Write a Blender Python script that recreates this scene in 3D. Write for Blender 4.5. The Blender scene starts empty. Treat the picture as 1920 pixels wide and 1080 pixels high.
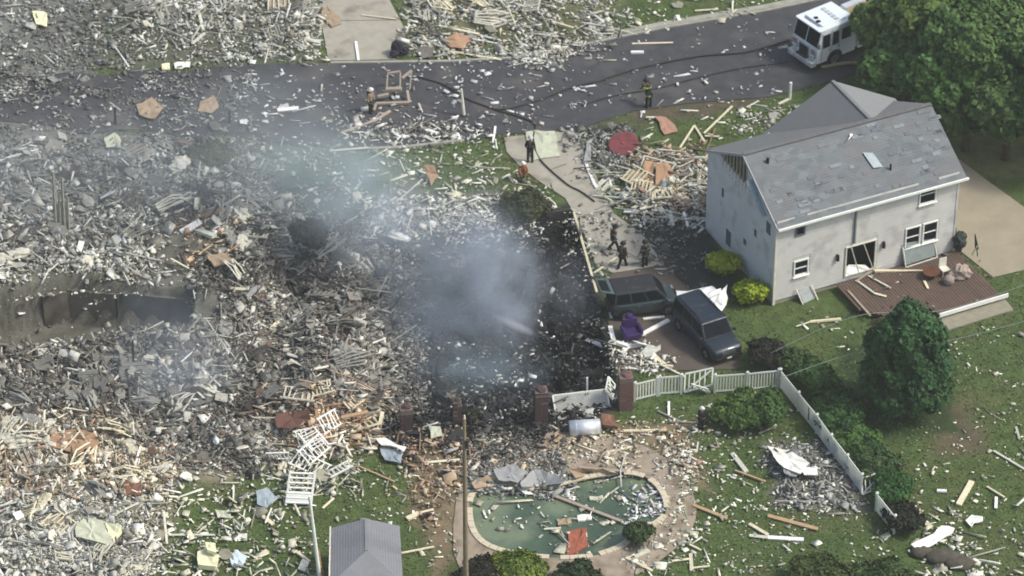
import bpy, bmesh, math, random
import numpy as np
from mathutils import Vector, Matrix, Euler

random.seed(7)
rng = np.random.default_rng(7)
R = math.radians
scene = bpy.context.scene
COL = scene.collection

# ------------------------------------------------------------------ camera
PITCH = R(36); FPX = 7000.0; DIST = FPX / 32.0
cp, sp = math.cos(PITCH), math.sin(PITCH)
CAM = (0.0, -DIST * cp, DIST * sp)
cam = bpy.data.cameras.new('camera')
cam.sensor_width = 36; cam.lens = FPX / 1920 * 36
cam.clip_start = 1; cam.clip_end = 3000
camo = bpy.data.objects.new('camera', cam); COL.objects.link(camo)
camo.location = CAM; camo.rotation_euler = (R(90) - PITCH, 0, 0)
scene.camera = camo
cam.dof.use_dof = True; cam.dof.focus_distance = 150; cam.dof.aperture_fstop = 0.85

# ------------------------------------------------------------------ light
SUN = Vector((0.80, -0.14, 1.0)).normalized()
world = bpy.data.worlds.new('World'); scene.world = world; world.use_nodes = True
wn = world.node_tree.nodes; wl = world.node_tree.links
sky = wn.new('ShaderNodeTexSky'); sky.sky_type = 'NISHITA'; sky.sun_disc = False
sky.sun_elevation = math.asin(SUN.z)
sky.sun_rotation = math.atan2(SUN.x, SUN.y)
sky.dust_density = 4.0; sky.air_density = 1.0; sky.ozone_density = 1.0
bg = wn['Background']; bg.inputs['Strength'].default_value = 0.15
wl.new(sky.outputs[0], bg.inputs['Color'])
sl = bpy.data.lights.new('sun', 'SUN'); sl.energy = 2.2; sl.angle = R(8.0); sl.color = (1.0, 0.965, 0.89)
so = bpy.data.objects.new('sun', sl); COL.objects.link(so)
so.rotation_euler = SUN.to_track_quat('Z', 'Y').to_euler(); so.location = (60, 0, 80)
vs = scene.view_settings
vs.view_transform = 'Standard'; vs.look = 'None'; vs.gamma = 1.0; vs.exposure = 0.24; vs.use_curve_mapping = False
scene.cycles.volume_step_rate = 2.0
scene.cycles.volume_max_steps = 64
scene.cycles.max_bounces = 6; scene.cycles.volume_bounces = 2
scene.cycles.use_denoising = True

# ------------------------------------------------------------------ helpers
def S(r, g, b):
    def f(c):
        c /= 255.0
        return c / 12.92 if c <= 0.04045 else ((c + 0.055) / 1.055) ** 2.4
    return (f(r), f(g), f(b), 1.0)

def GP(px, py, z=0.0):
    """the point at height z that the photograph shows at (px, py)"""
    px = np.asarray(px, float); py = np.asarray(py, float)
    rx = px - 960; ry = cp * FPX + sp * (540 - py); rz = -sp * FPX + cp * (540 - py)
    t = (z - CAM[2]) / rz
    return rx * t, CAM[1] + ry * t
def G(px, py, z=0.0):
    x, y = GP(px, py, z); return Vector((float(x), float(y), z))
def poly_w(pts, z=0.0): return np.array([[*GP(p[0], p[1], z)] for p in pts], float)

def sdist(P, poly):
    """signed distance of points P (n,2) to polygon: positive inside"""
    n = len(poly); d = np.full(len(P), 1e9); ins = np.zeros(len(P), bool)
    for i in range(n):
        a = poly[i]; b = poly[(i + 1) % n]
        e = b - a; w = P - a
        t = np.clip((w @ e) / (e @ e + 1e-12), 0, 1)
        q = w - t[:, None] * e
        d = np.minimum(d, (q * q).sum(1))
        c = ((a[1] > P[:, 1]) != (b[1] > P[:, 1]))
        with np.errstate(divide='ignore', invalid='ignore'):
            xi = (b[0] - a[0]) * (P[:, 1] - a[1]) / (b[1] - a[1] + 1e-12) + a[0]
        ins ^= c & (P[:, 0] < xi)
    return np.sqrt(d) * np.where(ins, 1, -1)
def sstep(x, a, b):
    t = np.clip((x - a) / (b - a), 0, 1); return t * t * (3 - 2 * t)

_lat = {}
def vnoise(x, y, s, seed=0):
    if seed not in _lat: _lat[seed] = np.random.default_rng(100 + seed).random((256, 256))
    L = _lat[seed]; x = np.asarray(x) / s + 512; y = np.asarray(y) / s + 512
    xi = np.floor(x).astype(int); yi = np.floor(y).astype(int); fx = x - xi; fy = y - yi
    fx = fx * fx * (3 - 2 * fx); fy = fy * fy * (3 - 2 * fy)
    a = L[xi % 256, yi % 256]; b = L[(xi + 1) % 256, yi % 256]; c = L[xi % 256, (yi + 1) % 256]; d = L[(xi + 1) % 256, (yi + 1) % 256]
    return (a * (1 - fx) + b * fx) * (1 - fy) + (c * (1 - fx) + d * fx) * fy
def fbm(x, y, s, seed=0, o=4):
    v = 0; a = .5; t = 0
    for k in range(o): v = v + a * vnoise(x, y, s / 2 ** k, seed + k); t += a; a *= .55
    return v / t

# ------------------------------------------------------------------ materials
_mats = {}
def M(name, col=(.5, .5, .5, 1), rough=.8, metal=0.0, var=.15, scale=3.0, bump=.0, bscale=20., src=None, dirt=None, spec=.3, coat=0):
    if name in _mats: return _mats[name]
    m = bpy.data.materials.new(name); m.use_nodes = True; _mats[name] = m
    nt = m.node_tree; N = nt.nodes; Lk = nt.links; b = N['Principled BSDF']
    b.inputs['Roughness'].default_value = rough; b.inputs['Metallic'].default_value = metal
    b.inputs['Specular IOR Level'].default_value = spec
    if coat: b.inputs['Coat Weight'].default_value = coat
    tc = N.new('ShaderNodeTexCoord')
    if src == 'attr':
        c = N.new('ShaderNodeAttribute'); c.attribute_name = 'Col'; cs = c.outputs['Color']
    elif src == 'object':
        c = N.new('ShaderNodeObjectInfo'); cs = c.outputs['Color']
    else:
        c = N.new('ShaderNodeRGB'); c.outputs[0].default_value = col; cs = c.outputs[0]
    geo = N.new('ShaderNodeNewGeometry')
    n = N.new('ShaderNodeTexNoise'); n.inputs['Scale'].default_value = scale; n.inputs['Detail'].default_value = 5; n.inputs['Roughness'].default_value = .65
    Lk.new(geo.outputs['Position'], n.inputs['Vector'])
    mr = N.new('ShaderNodeMapRange'); mr.inputs[1].default_value = .3; mr.inputs[2].default_value = .7
    mr.inputs[3].default_value = 1 - var; mr.inputs[4].default_value = 1 + var
    Lk.new(n.outputs['Fac'], mr.inputs[0])
    mx = N.new('ShaderNodeVectorMath'); mx.operation = 'SCALE'
    Lk.new(cs, mx.inputs[0]); Lk.new(mr.outputs[0], mx.inputs['Scale'])
    out = mx.outputs[0]
    if dirt:
        dn = N.new('ShaderNodeTexNoise'); dn.inputs['Scale'].default_value = dirt[1]; dn.inputs['Detail'].default_value = 6
        Lk.new(geo.outputs['Position'], dn.inputs['Vector'])
        dr = N.new('ShaderNodeMapRange'); dr.inputs[1].default_value = dirt[2]; dr.inputs[2].default_value = dirt[2] + .15
        dr.inputs[4].default_value = dirt[3]
        Lk.new(dn.outputs['Fac'], dr.inputs[0])
        mm = N.new('ShaderNodeMix'); mm.data_type = 'RGBA'
        Lk.new(dr.outputs[0], mm.inputs[0]); Lk.new(out, mm.inputs[6]); mm.inputs[7].default_value = dirt[0]
        out = mm.outputs[2]
    Lk.new(out, b.inputs['Base Color'])
    if bump:
        bn = N.new('ShaderNodeTexNoise'); bn.inputs['Scale'].default_value = bscale; bn.inputs['Detail'].default_value = 4
        Lk.new(geo.outputs['Position'], bn.inputs['Vector'])
        bp = N.new('ShaderNodeBump'); bp.inputs['Strength'].default_value = bump; bp.inputs['Distance'].default_value = .1
        Lk.new(bn.outputs['Fac'], bp.inputs['Height']); Lk.new(bp.outputs[0], b.inputs['Normal'])
    return m

m_ground = M('ground_soil', src='attr', rough=.95, var=.26, scale=1.6, bump=.6, bscale=7)
m_piece = M('debris_mixed', src='attr', rough=.8, var=.22, scale=5)
m_indiv = M('debris_single', src='object', rough=.8, var=.25, scale=4)
m_leaf = M('leaf', src='attr', rough=.7, var=.25, scale=1.2)
m_asph = M('asphalt', S(67, 68, 71), .85, var=.22, scale=1.1, bump=.2, bscale=15, dirt=(S(98, 96, 92), .35, .52, .55))
m_conc = M('concrete', S(158, 154, 140), .9, var=.12, scale=1.2, bump=.15, dirt=(S(110, 104, 92), .5, .55, .7))
m_kerb = M('kerb_concrete', S(150, 150, 138), .9, var=.2, scale=1.5)
m_pad = M('stained_concrete', S(92, 84, 76), .9, var=.2, scale=.8, dirt=(S(60, 56, 54), .4, .5, .7))
m_patio = M('patio_concrete', S(150, 138, 120), .9, var=.2, scale=1.5, dirt=(S(95, 85, 70), .7, .5, .7))
m_sand = M('pale_gravel_yard', S(150, 142, 122), .95, var=.12, scale=.6, bump=.2)
m_soot = M('sooty_concrete', S(62, 60, 58), .9, var=.3, scale=1.5, bump=.2)
m_taupe = M('basement_concrete', S(112, 108, 98), .9, var=.12, scale=1.2, dirt=(S(58, 56, 52), .35, .5, .8))
m_siding = M('grey_vinyl_siding', S(202, 202, 196), .6, var=.07, scale=1.0, dirt=(S(150, 150, 146), .9, .52, .5))
m_white = M('white_vinyl', S(232, 234, 226), .5, var=.06, scale=2)
m_trimd = M('dirty_white_trim', S(215, 212, 196), .7, var=.15, scale=3)
m_glass = M('dark_window_glass', S(24, 29, 34), .3, var=.3, scale=2, spec=.04)
m_dark = M('dark_interior', S(20, 21, 23), .9, var=.2)  # near-black: lack of light inside openings put into the colour
m_black = M('black_rubber', S(22, 22, 24), .8, var=.2)
m_steel = M('galvanised_steel', S(222, 226, 228), .3, .45, var=.12, scale=2)
m_chrome = M('chrome', S(200, 200, 200), .18, .9, var=.1)
m_brick = M('red_brick', S(106, 80, 76), .9, var=.12, scale=6)
m_brick2 = M('sooty_red_brick', S(74, 60, 60), .9, var=.2, scale=4)
m_mortar = M('mortar', S(112, 100, 94), .95)
m_deck = M('red_brown_deck_board', S(96, 80, 71), .8, var=.16, scale=2, dirt=(S(84, 74, 66), .5, .5, .6))
m_wood = M('weathered_pole_wood', S(140, 126, 104), .85, var=.2, scale=3, bump=.2)
m_fence = M('white_fence_vinyl', S(214, 217, 206), .5, var=.05, scale=1.5)
m_trunk = M('bark', S(70, 58, 46), .9, var=.3, scale=6)
m_shed = M('grey_shed_shingle', S(128, 130, 132), .9, var=.1, scale=2, bump=.1)

# ------------------------------------------------------------------ mesh builder
class MB:
    def __init__(s): s.v = []; s.f = []
    def add(s, vs_, fs):
        o = len(s.v); s.v += [tuple(v) for v in vs_]; s.f += [tuple(i + o for i in f) for f in fs]; return s
    def box(s, c, size, rot=None):
        hx, hy, hz = size[0] / 2, size[1] / 2, size[2] / 2
        p = [Vector((x, y, z)) for x in (-hx, hx) for y in (-hy, hy) for z in (-hz, hz)]
        if rot is not None: p = [rot @ q for q in p]
        c = Vector(c); p = [q + c for q in p]
        return s.add(p, [(0, 1, 3, 2), (4, 6, 7, 5), (0, 4, 5, 1), (2, 3, 7, 6), (0, 2, 6, 4), (1, 5, 7, 3)])
    def bar(s, a, b, w, h, taper=1.0, roll=0):
        a = Vector(a); b = Vector(b); d = (b - a)
        if d.length < 1e-4: return s
        q = d.to_track_quat('X', 'Z').to_matrix() @ Matrix.Rotation(roll, 3, 'X')
        p = []
        for c, k in ((a, 1), (b, taper)):
            for y, z in ((-1, -1), (1, -1), (1, 1), (-1, 1)): p.append(c + q @ Vector((0, y * w / 2 * k, z * h / 2 * k)))
        return s.add(p, [(3, 2, 1, 0), (4, 5, 6, 7), (0, 1, 5, 4), (1, 2, 6, 5), (2, 3, 7, 6), (3, 0, 4, 7)])
    def tube(s, a, b, r0, r1=None, n=10, caps=True):
        r1 = r0 if r1 is None else r1
        a = Vector(a); b = Vector(b); q = (b - a).to_track_quat('Z', 'Y').to_matrix(); p = []
        for c, r in ((a, r0), (b, r1)):
            for k in range(n):
                t = 2 * math.pi * k / n; p.append(c + q @ Vector((r * math.cos(t), r * math.sin(t), 0)))
        f = [(k, (k + 1) % n, n + (k + 1) % n, n + k) for k in range(n)]
        if caps: f += [tuple(range(n - 1, -1, -1)), tuple(range(n, 2 * n))]
        return s.add(p, f)
    def poly(s, pts, t=.03):
        """prism from a ring of 3d points, extruded down by t"""
        n = len(pts); p = [Vector(q) for q in pts]; q2 = [v - Vector((0, 0, t)) for v in p]
        ar = sum(p[i].x * p[(i + 1) % n].y - p[(i + 1) % n].x * p[i].y for i in range(n))
        if ar < 0: p.reverse(); q2.reverse()
        f = [tuple(range(n)), tuple(range(2 * n - 1, n - 1, -1))] + [(i, n + i, n + (i + 1) % n, (i + 1) % n) for i in range(n)]
        return s.add(p + q2, f)
    def loft(s, rings, close=True):
        n = len(rings[0]); pts = [v for r in rings for v in r]; f = []
        for i in range(len(rings) - 1):
            for k in range(n if close else n - 1):
                a = i * n + k; b = i * n + (k + 1) % n; f.append((a, b, b + n, a + n))
        if close: f += [tuple(range(n - 1, -1, -1)), tuple(range((len(rings) - 1) * n, len(rings) * n))]
        return s.add(pts, f)
    def blob(s, c, r, seg=10, rings=7, jit=.0, squash=1):
        c = Vector(c); pts = [c + Vector((0, 0, r[2]))]; f = []
        for i in range(1, rings):
            th = math.pi * i / rings
            for k in range(seg):
                ph = 2 * math.pi * k / seg; j = 1 + random.uniform(-jit, jit)
                pts.append(c + Vector((r[0] * math.sin(th) * math.cos(ph) * j, r[1] * math.sin(th) * math.sin(ph) * j, r[2] * math.cos(th) * j)))
        pts.append(c - Vector((0, 0, r[2]))); last = len(pts) - 1
        for k in range(seg): f.append((0, 1 + k, 1 + (k + 1) % seg)); f.append((last, 1 + (rings - 2) * seg + (k + 1) % seg, 1 + (rings - 2) * seg + k))
        for i in range(rings - 2):
            for k in range(seg):
                a = 1 + i * seg + k; b = 1 + i * seg + (k + 1) % seg; f.append((a, a + seg, b + seg, b))
        return s.add(pts, f)
    def mesh(s, name, mat, smooth=False):
        me = bpy.data.meshes.new(name); me.from_pydata(s.v, [], s.f); me.materials.append(mat)
        bm = bmesh.new(); bm.from_mesh(me); bmesh.ops.recalc_face_normals(bm, faces=bm.faces); bm.to_mesh(me); bm.free()
        if smooth: me.polygons.foreach_set('use_smooth', [True] * len(me.polygons))
        me.update(); return me
    def build(s, name, mat, parent=None, smooth=False, bevel=0, **tags):
        o = bpy.data.objects.new(name, s.mesh(name, mat, smooth)); COL.objects.link(o); o.parent = parent
        if bevel:
            b = o.modifiers.new('bevel', 'BEVEL'); b.width = bevel; b.segments = 2; b.limit_method = 'ANGLE'
        for k, v in tags.items():
            if v: o[k] = v
        return o
def empty(name, loc, rz=0, label=None, category=None, group=None):
    o = bpy.data.objects.new(name, None); COL.objects.link(o); o.location = loc; o.rotation_euler = (0, 0, rz)
    o.empty_display_size = .3
    if label: o['label'] = label
    if category: o['category'] = category
    if group: o['group'] = group
    return o
def clone(name, me, parent=None, loc=(0, 0, 0), rot=(0, 0, 0), sc=(1, 1, 1)):
    o = bpy.data.objects.new(name, me); COL.objects.link(o); o.parent = parent
    o.location = loc; o.rotation_euler = rot; o.scale = sc; return o
def copy_tree(o, parent=None):
    c = o.copy(); COL.objects.link(c); c.parent = parent
    for ch in list(o.children): copy_tree(ch, c)
    return c
def np_mesh(name, V, F, mat, cols=None, smooth=False):
    """V (n,3), F (m,4)"""
    me = bpy.data.meshes.new(name); n = len(V); m = len(F)
    me.vertices.add(n); me.vertices.foreach_set('co', np.ascontiguousarray(V, np.float32).ravel())
    k = F.shape[1]
    me.loops.add(m * k); me.loops.foreach_set('vertex_index', np.ascontiguousarray(F, np.int32).ravel())
    me.polygons.add(m); me.polygons.foreach_set('loop_start', np.arange(0, m * k, k, dtype=np.int32))
    me.polygons.foreach_set('loop_total', np.full(m, k, np.int32))
    if smooth: me.polygons.foreach_set('use_smooth', np.ones(m, bool))
    me.update(calc_edges=True)
    if cols is not None:
        a = me.color_attributes.new('Col', 'FLOAT_COLOR', 'POINT'); c = np.ones((n, 4), np.float32); c[:, :3] = cols[:, :3]
        a.data.foreach_set('color', c.ravel())
    me.materials.append(mat); return me

# ------------------------------------------------------------------ terrain
ROAD = [(-300, 150), (0, 140), (60, 149), (130, 134), (200, 143), (260, 128), (330, 137), (400, 125), (480, 122), (620, 119), (850, 116), (960, 110), (1050, 95), (1130, 77), (1240, 54), (1440, 20), (1560, -6), (1900, -75), (2400, -180),
        (2400, 0), (2000, 62), (1700, 118), (1600, 142), (1500, 168), (1440, 182), (1290, 194), (1190, 208), (1090, 240), (950, 252), (870, 264), (760, 277), (690, 280), (560, 274), (480, 262), (420, 251), (360, 262), (300, 247), (230, 243), (160, 253), (90, 235), (0, 227), (-300, 240)]
DRIVE_TOP = [(604, -220), (725, -220), (730, 0), (762, 60), (742, 112), (616, 114), (604, 50)]
DRIVE_MID = [(945, 258), (1078, 244), (1118, 330), (1150, 400), (1205, 440), (1245, 497), (1150, 512), (1118, 500), (1090, 425), (1060, 372), (1010, 340), (975, 312), (950, 285)]
PAD = [(1145, 515), (1150, 512), (1245, 500), (1290, 540), (1385, 650), (1388, 692), (1190, 697), (1152, 690), (1140, 600)]
SAND = [(1770, 290), (1800, 300), (1850, 338), (1925, 392), (2050, 480), (2300, 700), (2100, 560), (1925, 505), (1862, 520), (1800, 470)]
PATIO = [(1030, 800), (1130, 812), (1250, 850), (1310, 935), (1300, 1000), (1230, 1060), (1130, 1110), (850, 1120), (850, 905), (930, 880)]
POOL = [(878, 945), (890, 915), (950, 904), (1010, 922), (1060, 905), (1110, 893), (1180, 885), (1225, 900), (1250, 935), (1250, 965), (1228, 985), (1192, 992), (1176, 1020), (1130, 1040), (1080, 1048), (1000, 1045), (920, 1030), (885, 1000)]
PIT = [(690, 455), (800, 440), (930, 415), (1072, 396), (1096, 470), (1120, 560), (1142, 660), (1160, 735), (750, 780), (722, 640)]
LPIT = [(-80, 585), (75, 548), (125, 538), (370, 560), (358, 640), (250, 640), (95, 668), (0, 675), (-80, 670)]
wROAD, wDT, wDM, wPAD, wSAND, wPATIO, wPOOL, wPIT, wLPIT = [poly_w(p) for p in (ROAD, DRIVE_TOP, DRIVE_MID, PAD, SAND, PATIO, POOL, PIT, LPIT)]
def chaikin(p, k=2):
    for _ in range(k): p = np.stack([p * .75 + np.roll(p, -1, 0) * .25, p * .25 + np.roll(p, -1, 0) * .75], 1).reshape(-1, 2)
    return p
wPOOL = chaikin(wPOOL, 2); wPATIO = chaikin(wPATIO, 2)
HOUSE = Vector((*G(1449, 572).xy, 0)); HAZ = R(25)
HU = Vector((math.cos(HAZ), math.sin(HAZ), 0)); HV = Vector((math.sin(HAZ), -math.cos(HAZ), 0))
def hloc(u, v): p = HOUSE + HU * u + HV * v; return p.x, p.y
wHOUSE = np.array([hloc(-.5, -9), hloc(12.6, -9), hloc(12.6, 6), hloc(-.5, .5)])
MOUNDS = [([(-200, 270), (430, 280), (560, 420), (560, 800), (-200, 820)], 1.1, 3.0), ([(560, 430), (690, 500), (735, 780), (540, 800)], 1.3, 1.5),
          ([(-200, 790), (520, 780), (540, 900), (300, 1000), (250, 1200), (-200, 1200)], .8, 2.0), ([(480, 760), (720, 760), (690, 850), (520, 860)], .8, 1.5),
          ([(1190, 280), (1330, 270), (1325, 410), (1150, 400)], .5, 1.0), ([(250, 0), (600, 0), (590, 100), (250, 100)], .4, 1), ([(780, 0), (1180, 0), (1100, 60), (820, 80)], .4, 1),
          ([(1420, 845), (1530, 840), (1600, 930), (1460, 940)], .5, 1)]
wM = [(poly_w(p), a, s) for p, a, s in MOUNDS]
def height(x, y):
    x = np.atleast_1d(np.asarray(x, float)); y = np.atleast_1d(np.asarray(y, float)); P = np.stack([x, y], 1)
    near = (np.abs(x) < 60) & (np.abs(y) < 60); h = np.zeros(len(x)); Q = P[near]
    if not len(Q): return h
    g = .12 * (fbm(Q[:, 0], Q[:, 1], 6, 1) - .5)
    n1 = fbm(Q[:, 0], Q[:, 1], 5, 5); n2 = fbm(Q[:, 0], Q[:, 1], 1.6, 11)
    for w, a, s in wM:
        g = g + sstep(sdist(Q, w), -s * .3, s) * a * (.15 + .75 * np.clip(n1 * 1.6 - .4, 0, 1) + .45 * n2)
    flat = np.zeros(len(Q))
    for w in (wROAD, wDT, wDM, wPAD, wSAND, wPATIO, wHOUSE): flat = np.maximum(flat, sstep(sdist(Q, w), -1.2, -.1))
    g = g * (1 - flat) - .03 * flat
    lw = sstep(-Q[:, 0] - .3 * (Q[:, 1] < -6) * 20, 3, 7); wq = Q + (lw * 2.4)[:, None] * np.stack([fbm(Q[:, 0], Q[:, 1], 2.5, 81) - .5, fbm(Q[:, 0], Q[:, 1], 2.5, 85) - .5], 1) * 2
    d = sdist(wq, wPIT); k = sstep(d, .05, .35 + 1.8 * lw); g = g * (1 - k) + k * (-2.3 + .75 * n1 + .5 * n2 + .5 * sstep(d, 3, .5))
    d = sdist(Q, wLPIT); k = sstep(d, .05, .3); g = g * (1 - k) + k * (-2.6 + .3 * n2)
    d = sdist(Q, wPOOL); k = sstep(d, -.02, .15); g = g * (1 - k) - 1.3 * k
    h[near] = g; return h
def hz(x, y): return float(height(x, y)[0])

PAINT = [  # polygon in photograph pixels, ground colour, edge softness in metres
    ([(-400, -300), (620, -300), (600, 120), (-400, 140)], S(88, 92, 78), 1.5),
    ([(-400, -300), (90, -300), (200, 260), (-400, 280)], S(110, 112, 106), 2),
    ([(760, -100), (1230, -100), (1120, 80), (760, 100)], S(92, 94, 66), 1.5),
    ([(-400, 250), (450, 255), (560, 420), (700, 480), (740, 800), (540, 820), (-400, 850)], S(98, 97, 88), 1.5),
    ([(-400, 250), (330, 255), (400, 430), (220, 470), (-400, 450)], S(106, 110, 107), 2),
    ([(440, 262), (720, 280), (720, 440), (480, 420)], S(80, 96, 86), 1.5),
    ([(700, 360), (1010, 360), (1000, 440), (700, 460)], S(98, 100, 92), 1),
    ([(-400, 800), (520, 790), (560, 880), (330, 930), (260, 1200), (-400, 1200)], S(122, 116, 98), 1.5),
    ([(680, 440), (1075, 385), (1150, 620), (1165, 760), (1050, 840), (1030, 870), (860, 870), (690, 830)], S(50, 51, 53), .8),
    ([(690, 450), (1070, 400), (1150, 720), (750, 775)], S(30, 33, 36), .5),
    ([(500, 760), (740, 770), (720, 830), (600, 860), (500, 850)], S(120, 92, 66), 1),
    ([(760, 800), (900, 800), (880, 930), (840, 1100), (770, 960)], S(112, 100, 78), 1),
    ([(850, 830), (1100, 800), (1060, 900), (880, 920)], S(98, 90, 80), 1),
    ([(1130, 790), (1290, 800), (1330, 930), (1240, 870)], S(120, 108, 84), 1),
    ([(1085, 230), (1200, 235), (1190, 300), (1110, 300)], S(74, 72, 68), 1),
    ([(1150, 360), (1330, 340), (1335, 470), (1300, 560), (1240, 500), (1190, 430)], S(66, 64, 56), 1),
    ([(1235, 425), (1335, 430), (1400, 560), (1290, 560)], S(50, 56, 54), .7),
    ([(1425, 830), (1550, 830), (1640, 960), (1440, 945)], S(104, 102, 92), .8),
    ([(1740, 770), (1820, 760), (1850, 850), (1740, 850)], S(92, 84, 66), 1.5),
    ([(1690, 230), (1760, 200), (2200, 160), (2200, 330), (1850, 330)], S(96, 100, 62), 1),
    ([(1570, 640), (1780, 640), (1800, 820), (1600, 820)], S(46, 64, 36), 1.5),  # shade of the evergreen painted into the grass around its foot
    ([(1180, 190), (1440, 183), (1400, 200), (1190, 230)], S(84, 78, 62), .7),
]
def build_ground():
    f = np.arange(-44, 44.01, .2); ext = np.array([3, 8, 20, 50, 120, 300, 700.])
    xs = np.concatenate([-44 - ext[::-1], f, 44 + ext]); ys = xs.copy()
    X, Y = np.meshgrid(xs, ys, indexing='ij'); x = X.ravel(); y = Y.ravel()
    z = height(x, y); n = len(xs)
    i = np.arange(n - 1); I, J = np.meshgrid(i, i, indexing='ij'); a = (I * n + J).ravel()
    F = np.stack([a, a + n, a + n + 1, a + 1], 1)
    cols = np.zeros((len(x), 3)); g1 = np.array(S(78, 92, 50)[:3]); g2 = np.array(S(66, 86, 47)[:3]); g3 = np.array(S(88, 90, 58)[:3])
    nn = fbm(x, y, 5, 21)[:, None]; n3 = fbm(x, y, 2.2, 31)[:, None]
    cols[:] = g1 * (1 - nn) + g2 * nn; k = sstep(n3, .55, .7) * .5; cols = cols * (1 - k) + g3 * k
    near = (np.abs(x) < 70) & (np.abs(y) < 70); xq = x[near] + 1.6 * (fbm(x[near], y[near], 2, 41) - .5); yq = y[near] + 1.6 * (fbm(x[near], y[near], 2, 51) - .5)
    Q = np.stack([xq, yq], 1); cn = cols[near]; fine = (fbm(x[near], y[near], .7, 61, 3)[:, None] - .5)
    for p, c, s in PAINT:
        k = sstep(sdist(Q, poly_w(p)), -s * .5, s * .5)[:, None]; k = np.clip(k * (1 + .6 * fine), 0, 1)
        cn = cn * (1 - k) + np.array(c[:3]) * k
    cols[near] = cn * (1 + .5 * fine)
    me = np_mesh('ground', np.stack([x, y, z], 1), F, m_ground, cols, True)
    o = bpy.data.objects.new('ground', me); COL.objects.link(o); o['kind'] = 'structure'
build_ground()

def grass():
    n = 110000; px = rng.uniform(-20, 1940, n); py = rng.uniform(-15, 1095, n); x, y = GP(px, py)
    P = np.stack([x, y], 1); xq = x + 1.6 * (fbm(x, y, 2, 41) - .5); yq = y + 1.6 * (fbm(x, y, 2, 51) - .5); Q = np.stack([xq, yq], 1)
    ok = np.ones(n, bool)
    for p, col_, s in PAINT:
        if col_[1] > col_[0] * 1.12 and col_[1] > col_[2] * 1.3: continue
        ok &= sdist(Q, poly_w(p)) < rng.normal(0, .25, n)
    for w in (wROAD, wDT, wDM, wPAD, wSAND, wPATIO, wPOOL, wHOUSE): ok &= sdist(P, w) < -.03
    x = x[ok]; y = y[ok]; n = len(x); z = height(x, y); a_ = rng.uniform(0, 6.28, n); h_ = rng.uniform(.03, .07, n); w_ = rng.uniform(.04, .10, n)
    dx = np.cos(a_) * w_; dy = np.sin(a_) * w_; lx = rng.normal(0, .05, n); ly = rng.normal(0, .05, n)
    V = np.stack([np.stack([x - dx, y - dy, z], 1), np.stack([x + dx, y + dy, z], 1), np.stack([x + lx + dx * .3, y + ly + dy * .3, z + h_], 1), np.stack([x + lx - dx * .5, y + ly - dy * .5, z + h_ * .9], 1)], 1).reshape(-1, 3)
    k = fbm(x, y, 1.5, 33, 3)[:, None] * .7 + rng.random((n, 1)) * .3; c = np.array(S(98, 112, 62)[:3]) * k + np.array(S(72, 90, 48)[:3]) * (1 - k)
    me = np_mesh('grass', V, np.arange(n * 4).reshape(n, 4), m_leaf, np.repeat(c, 4, 0)); o = bpy.data.objects.new('grass', me); COL.objects.link(o); o['kind'] = 'stuff'
grass()

def sheet(name, poly, z, mat, **k):
    pts = [Vector((p[0], p[1], z)) for p in poly]
    mb = MB(); mb.poly(pts, .02); o = mb.build(name, mat)
    o['kind'] = 'structure'; return o
sheet('road', wROAD, .022, m_asph)
sheet('driveway', wDT, .030, m_conc)
sheet('driveway', wDM, .030, m_conc)
sheet('parking_pad', wPAD, .026, m_pad)
sheet('gravel_yard', wSAND, .02, m_sand)
# patio with the pool cut out
def patio():
    bm = bmesh.new(); o_ = [bm.verts.new((p[0], p[1], .03)) for p in wPATIO]; i_ = [bm.verts.new((p[0], p[1], .03)) for p in wPOOL]
    es = [bm.edges.new((r[k], r[(k + 1) % len(r)])) for r in (o_, i_) for k in range(len(r))]
    bmesh.ops.triangle_fill(bm, use_beauty=True, edges=es)
    me = bpy.data.meshes.new('patio'); bm.to_mesh(me); bm.free(); me.materials.append(m_patio)
    o = bpy.data.objects.new('patio', me); COL.objects.link(o); o['kind'] = 'structure'
    if me.polygons and me.polygons[0].normal.z < 0: me.flip_normals()
patio()
def strip(name, pts, w, z0, h, mat, kind='structure'):
    mb = MB()
    for a, b in zip(pts[:-1], pts[1:]):
        a = G(*a); b = G(*b); d = (b - a).normalized() * .004
        mb.bar(a + Vector((0, 0, z0 + h / 2)), b - d + Vector((0, 0, z0 + h / 2)), w, h)
    o = mb.build(name, mat); o['kind'] = kind; return o
strip('kerb', ROAD[9:18], .22, -.06, .17, m_kerb)
strip('kerb', ROAD[29:32], .22, -.06, .17, m_kerb)
strip('verge', [(1120, 70), (1240, 46), (1440, 12), (1560, -14)], .5, -.05, .10, m_kerb)
# driveway joints
for a, b in (((1030, 320), (1062, 308)), ((1085, 408), (1130, 396)), ((606, 40), (745, 38))):
    mb = MB(); A = G(*a); B = G(*b); A.z = B.z = .034; mb.bar(A, B, .05, .006); o = mb.build('driveway_joint', m_soot); o['kind'] = 'structure'

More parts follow.
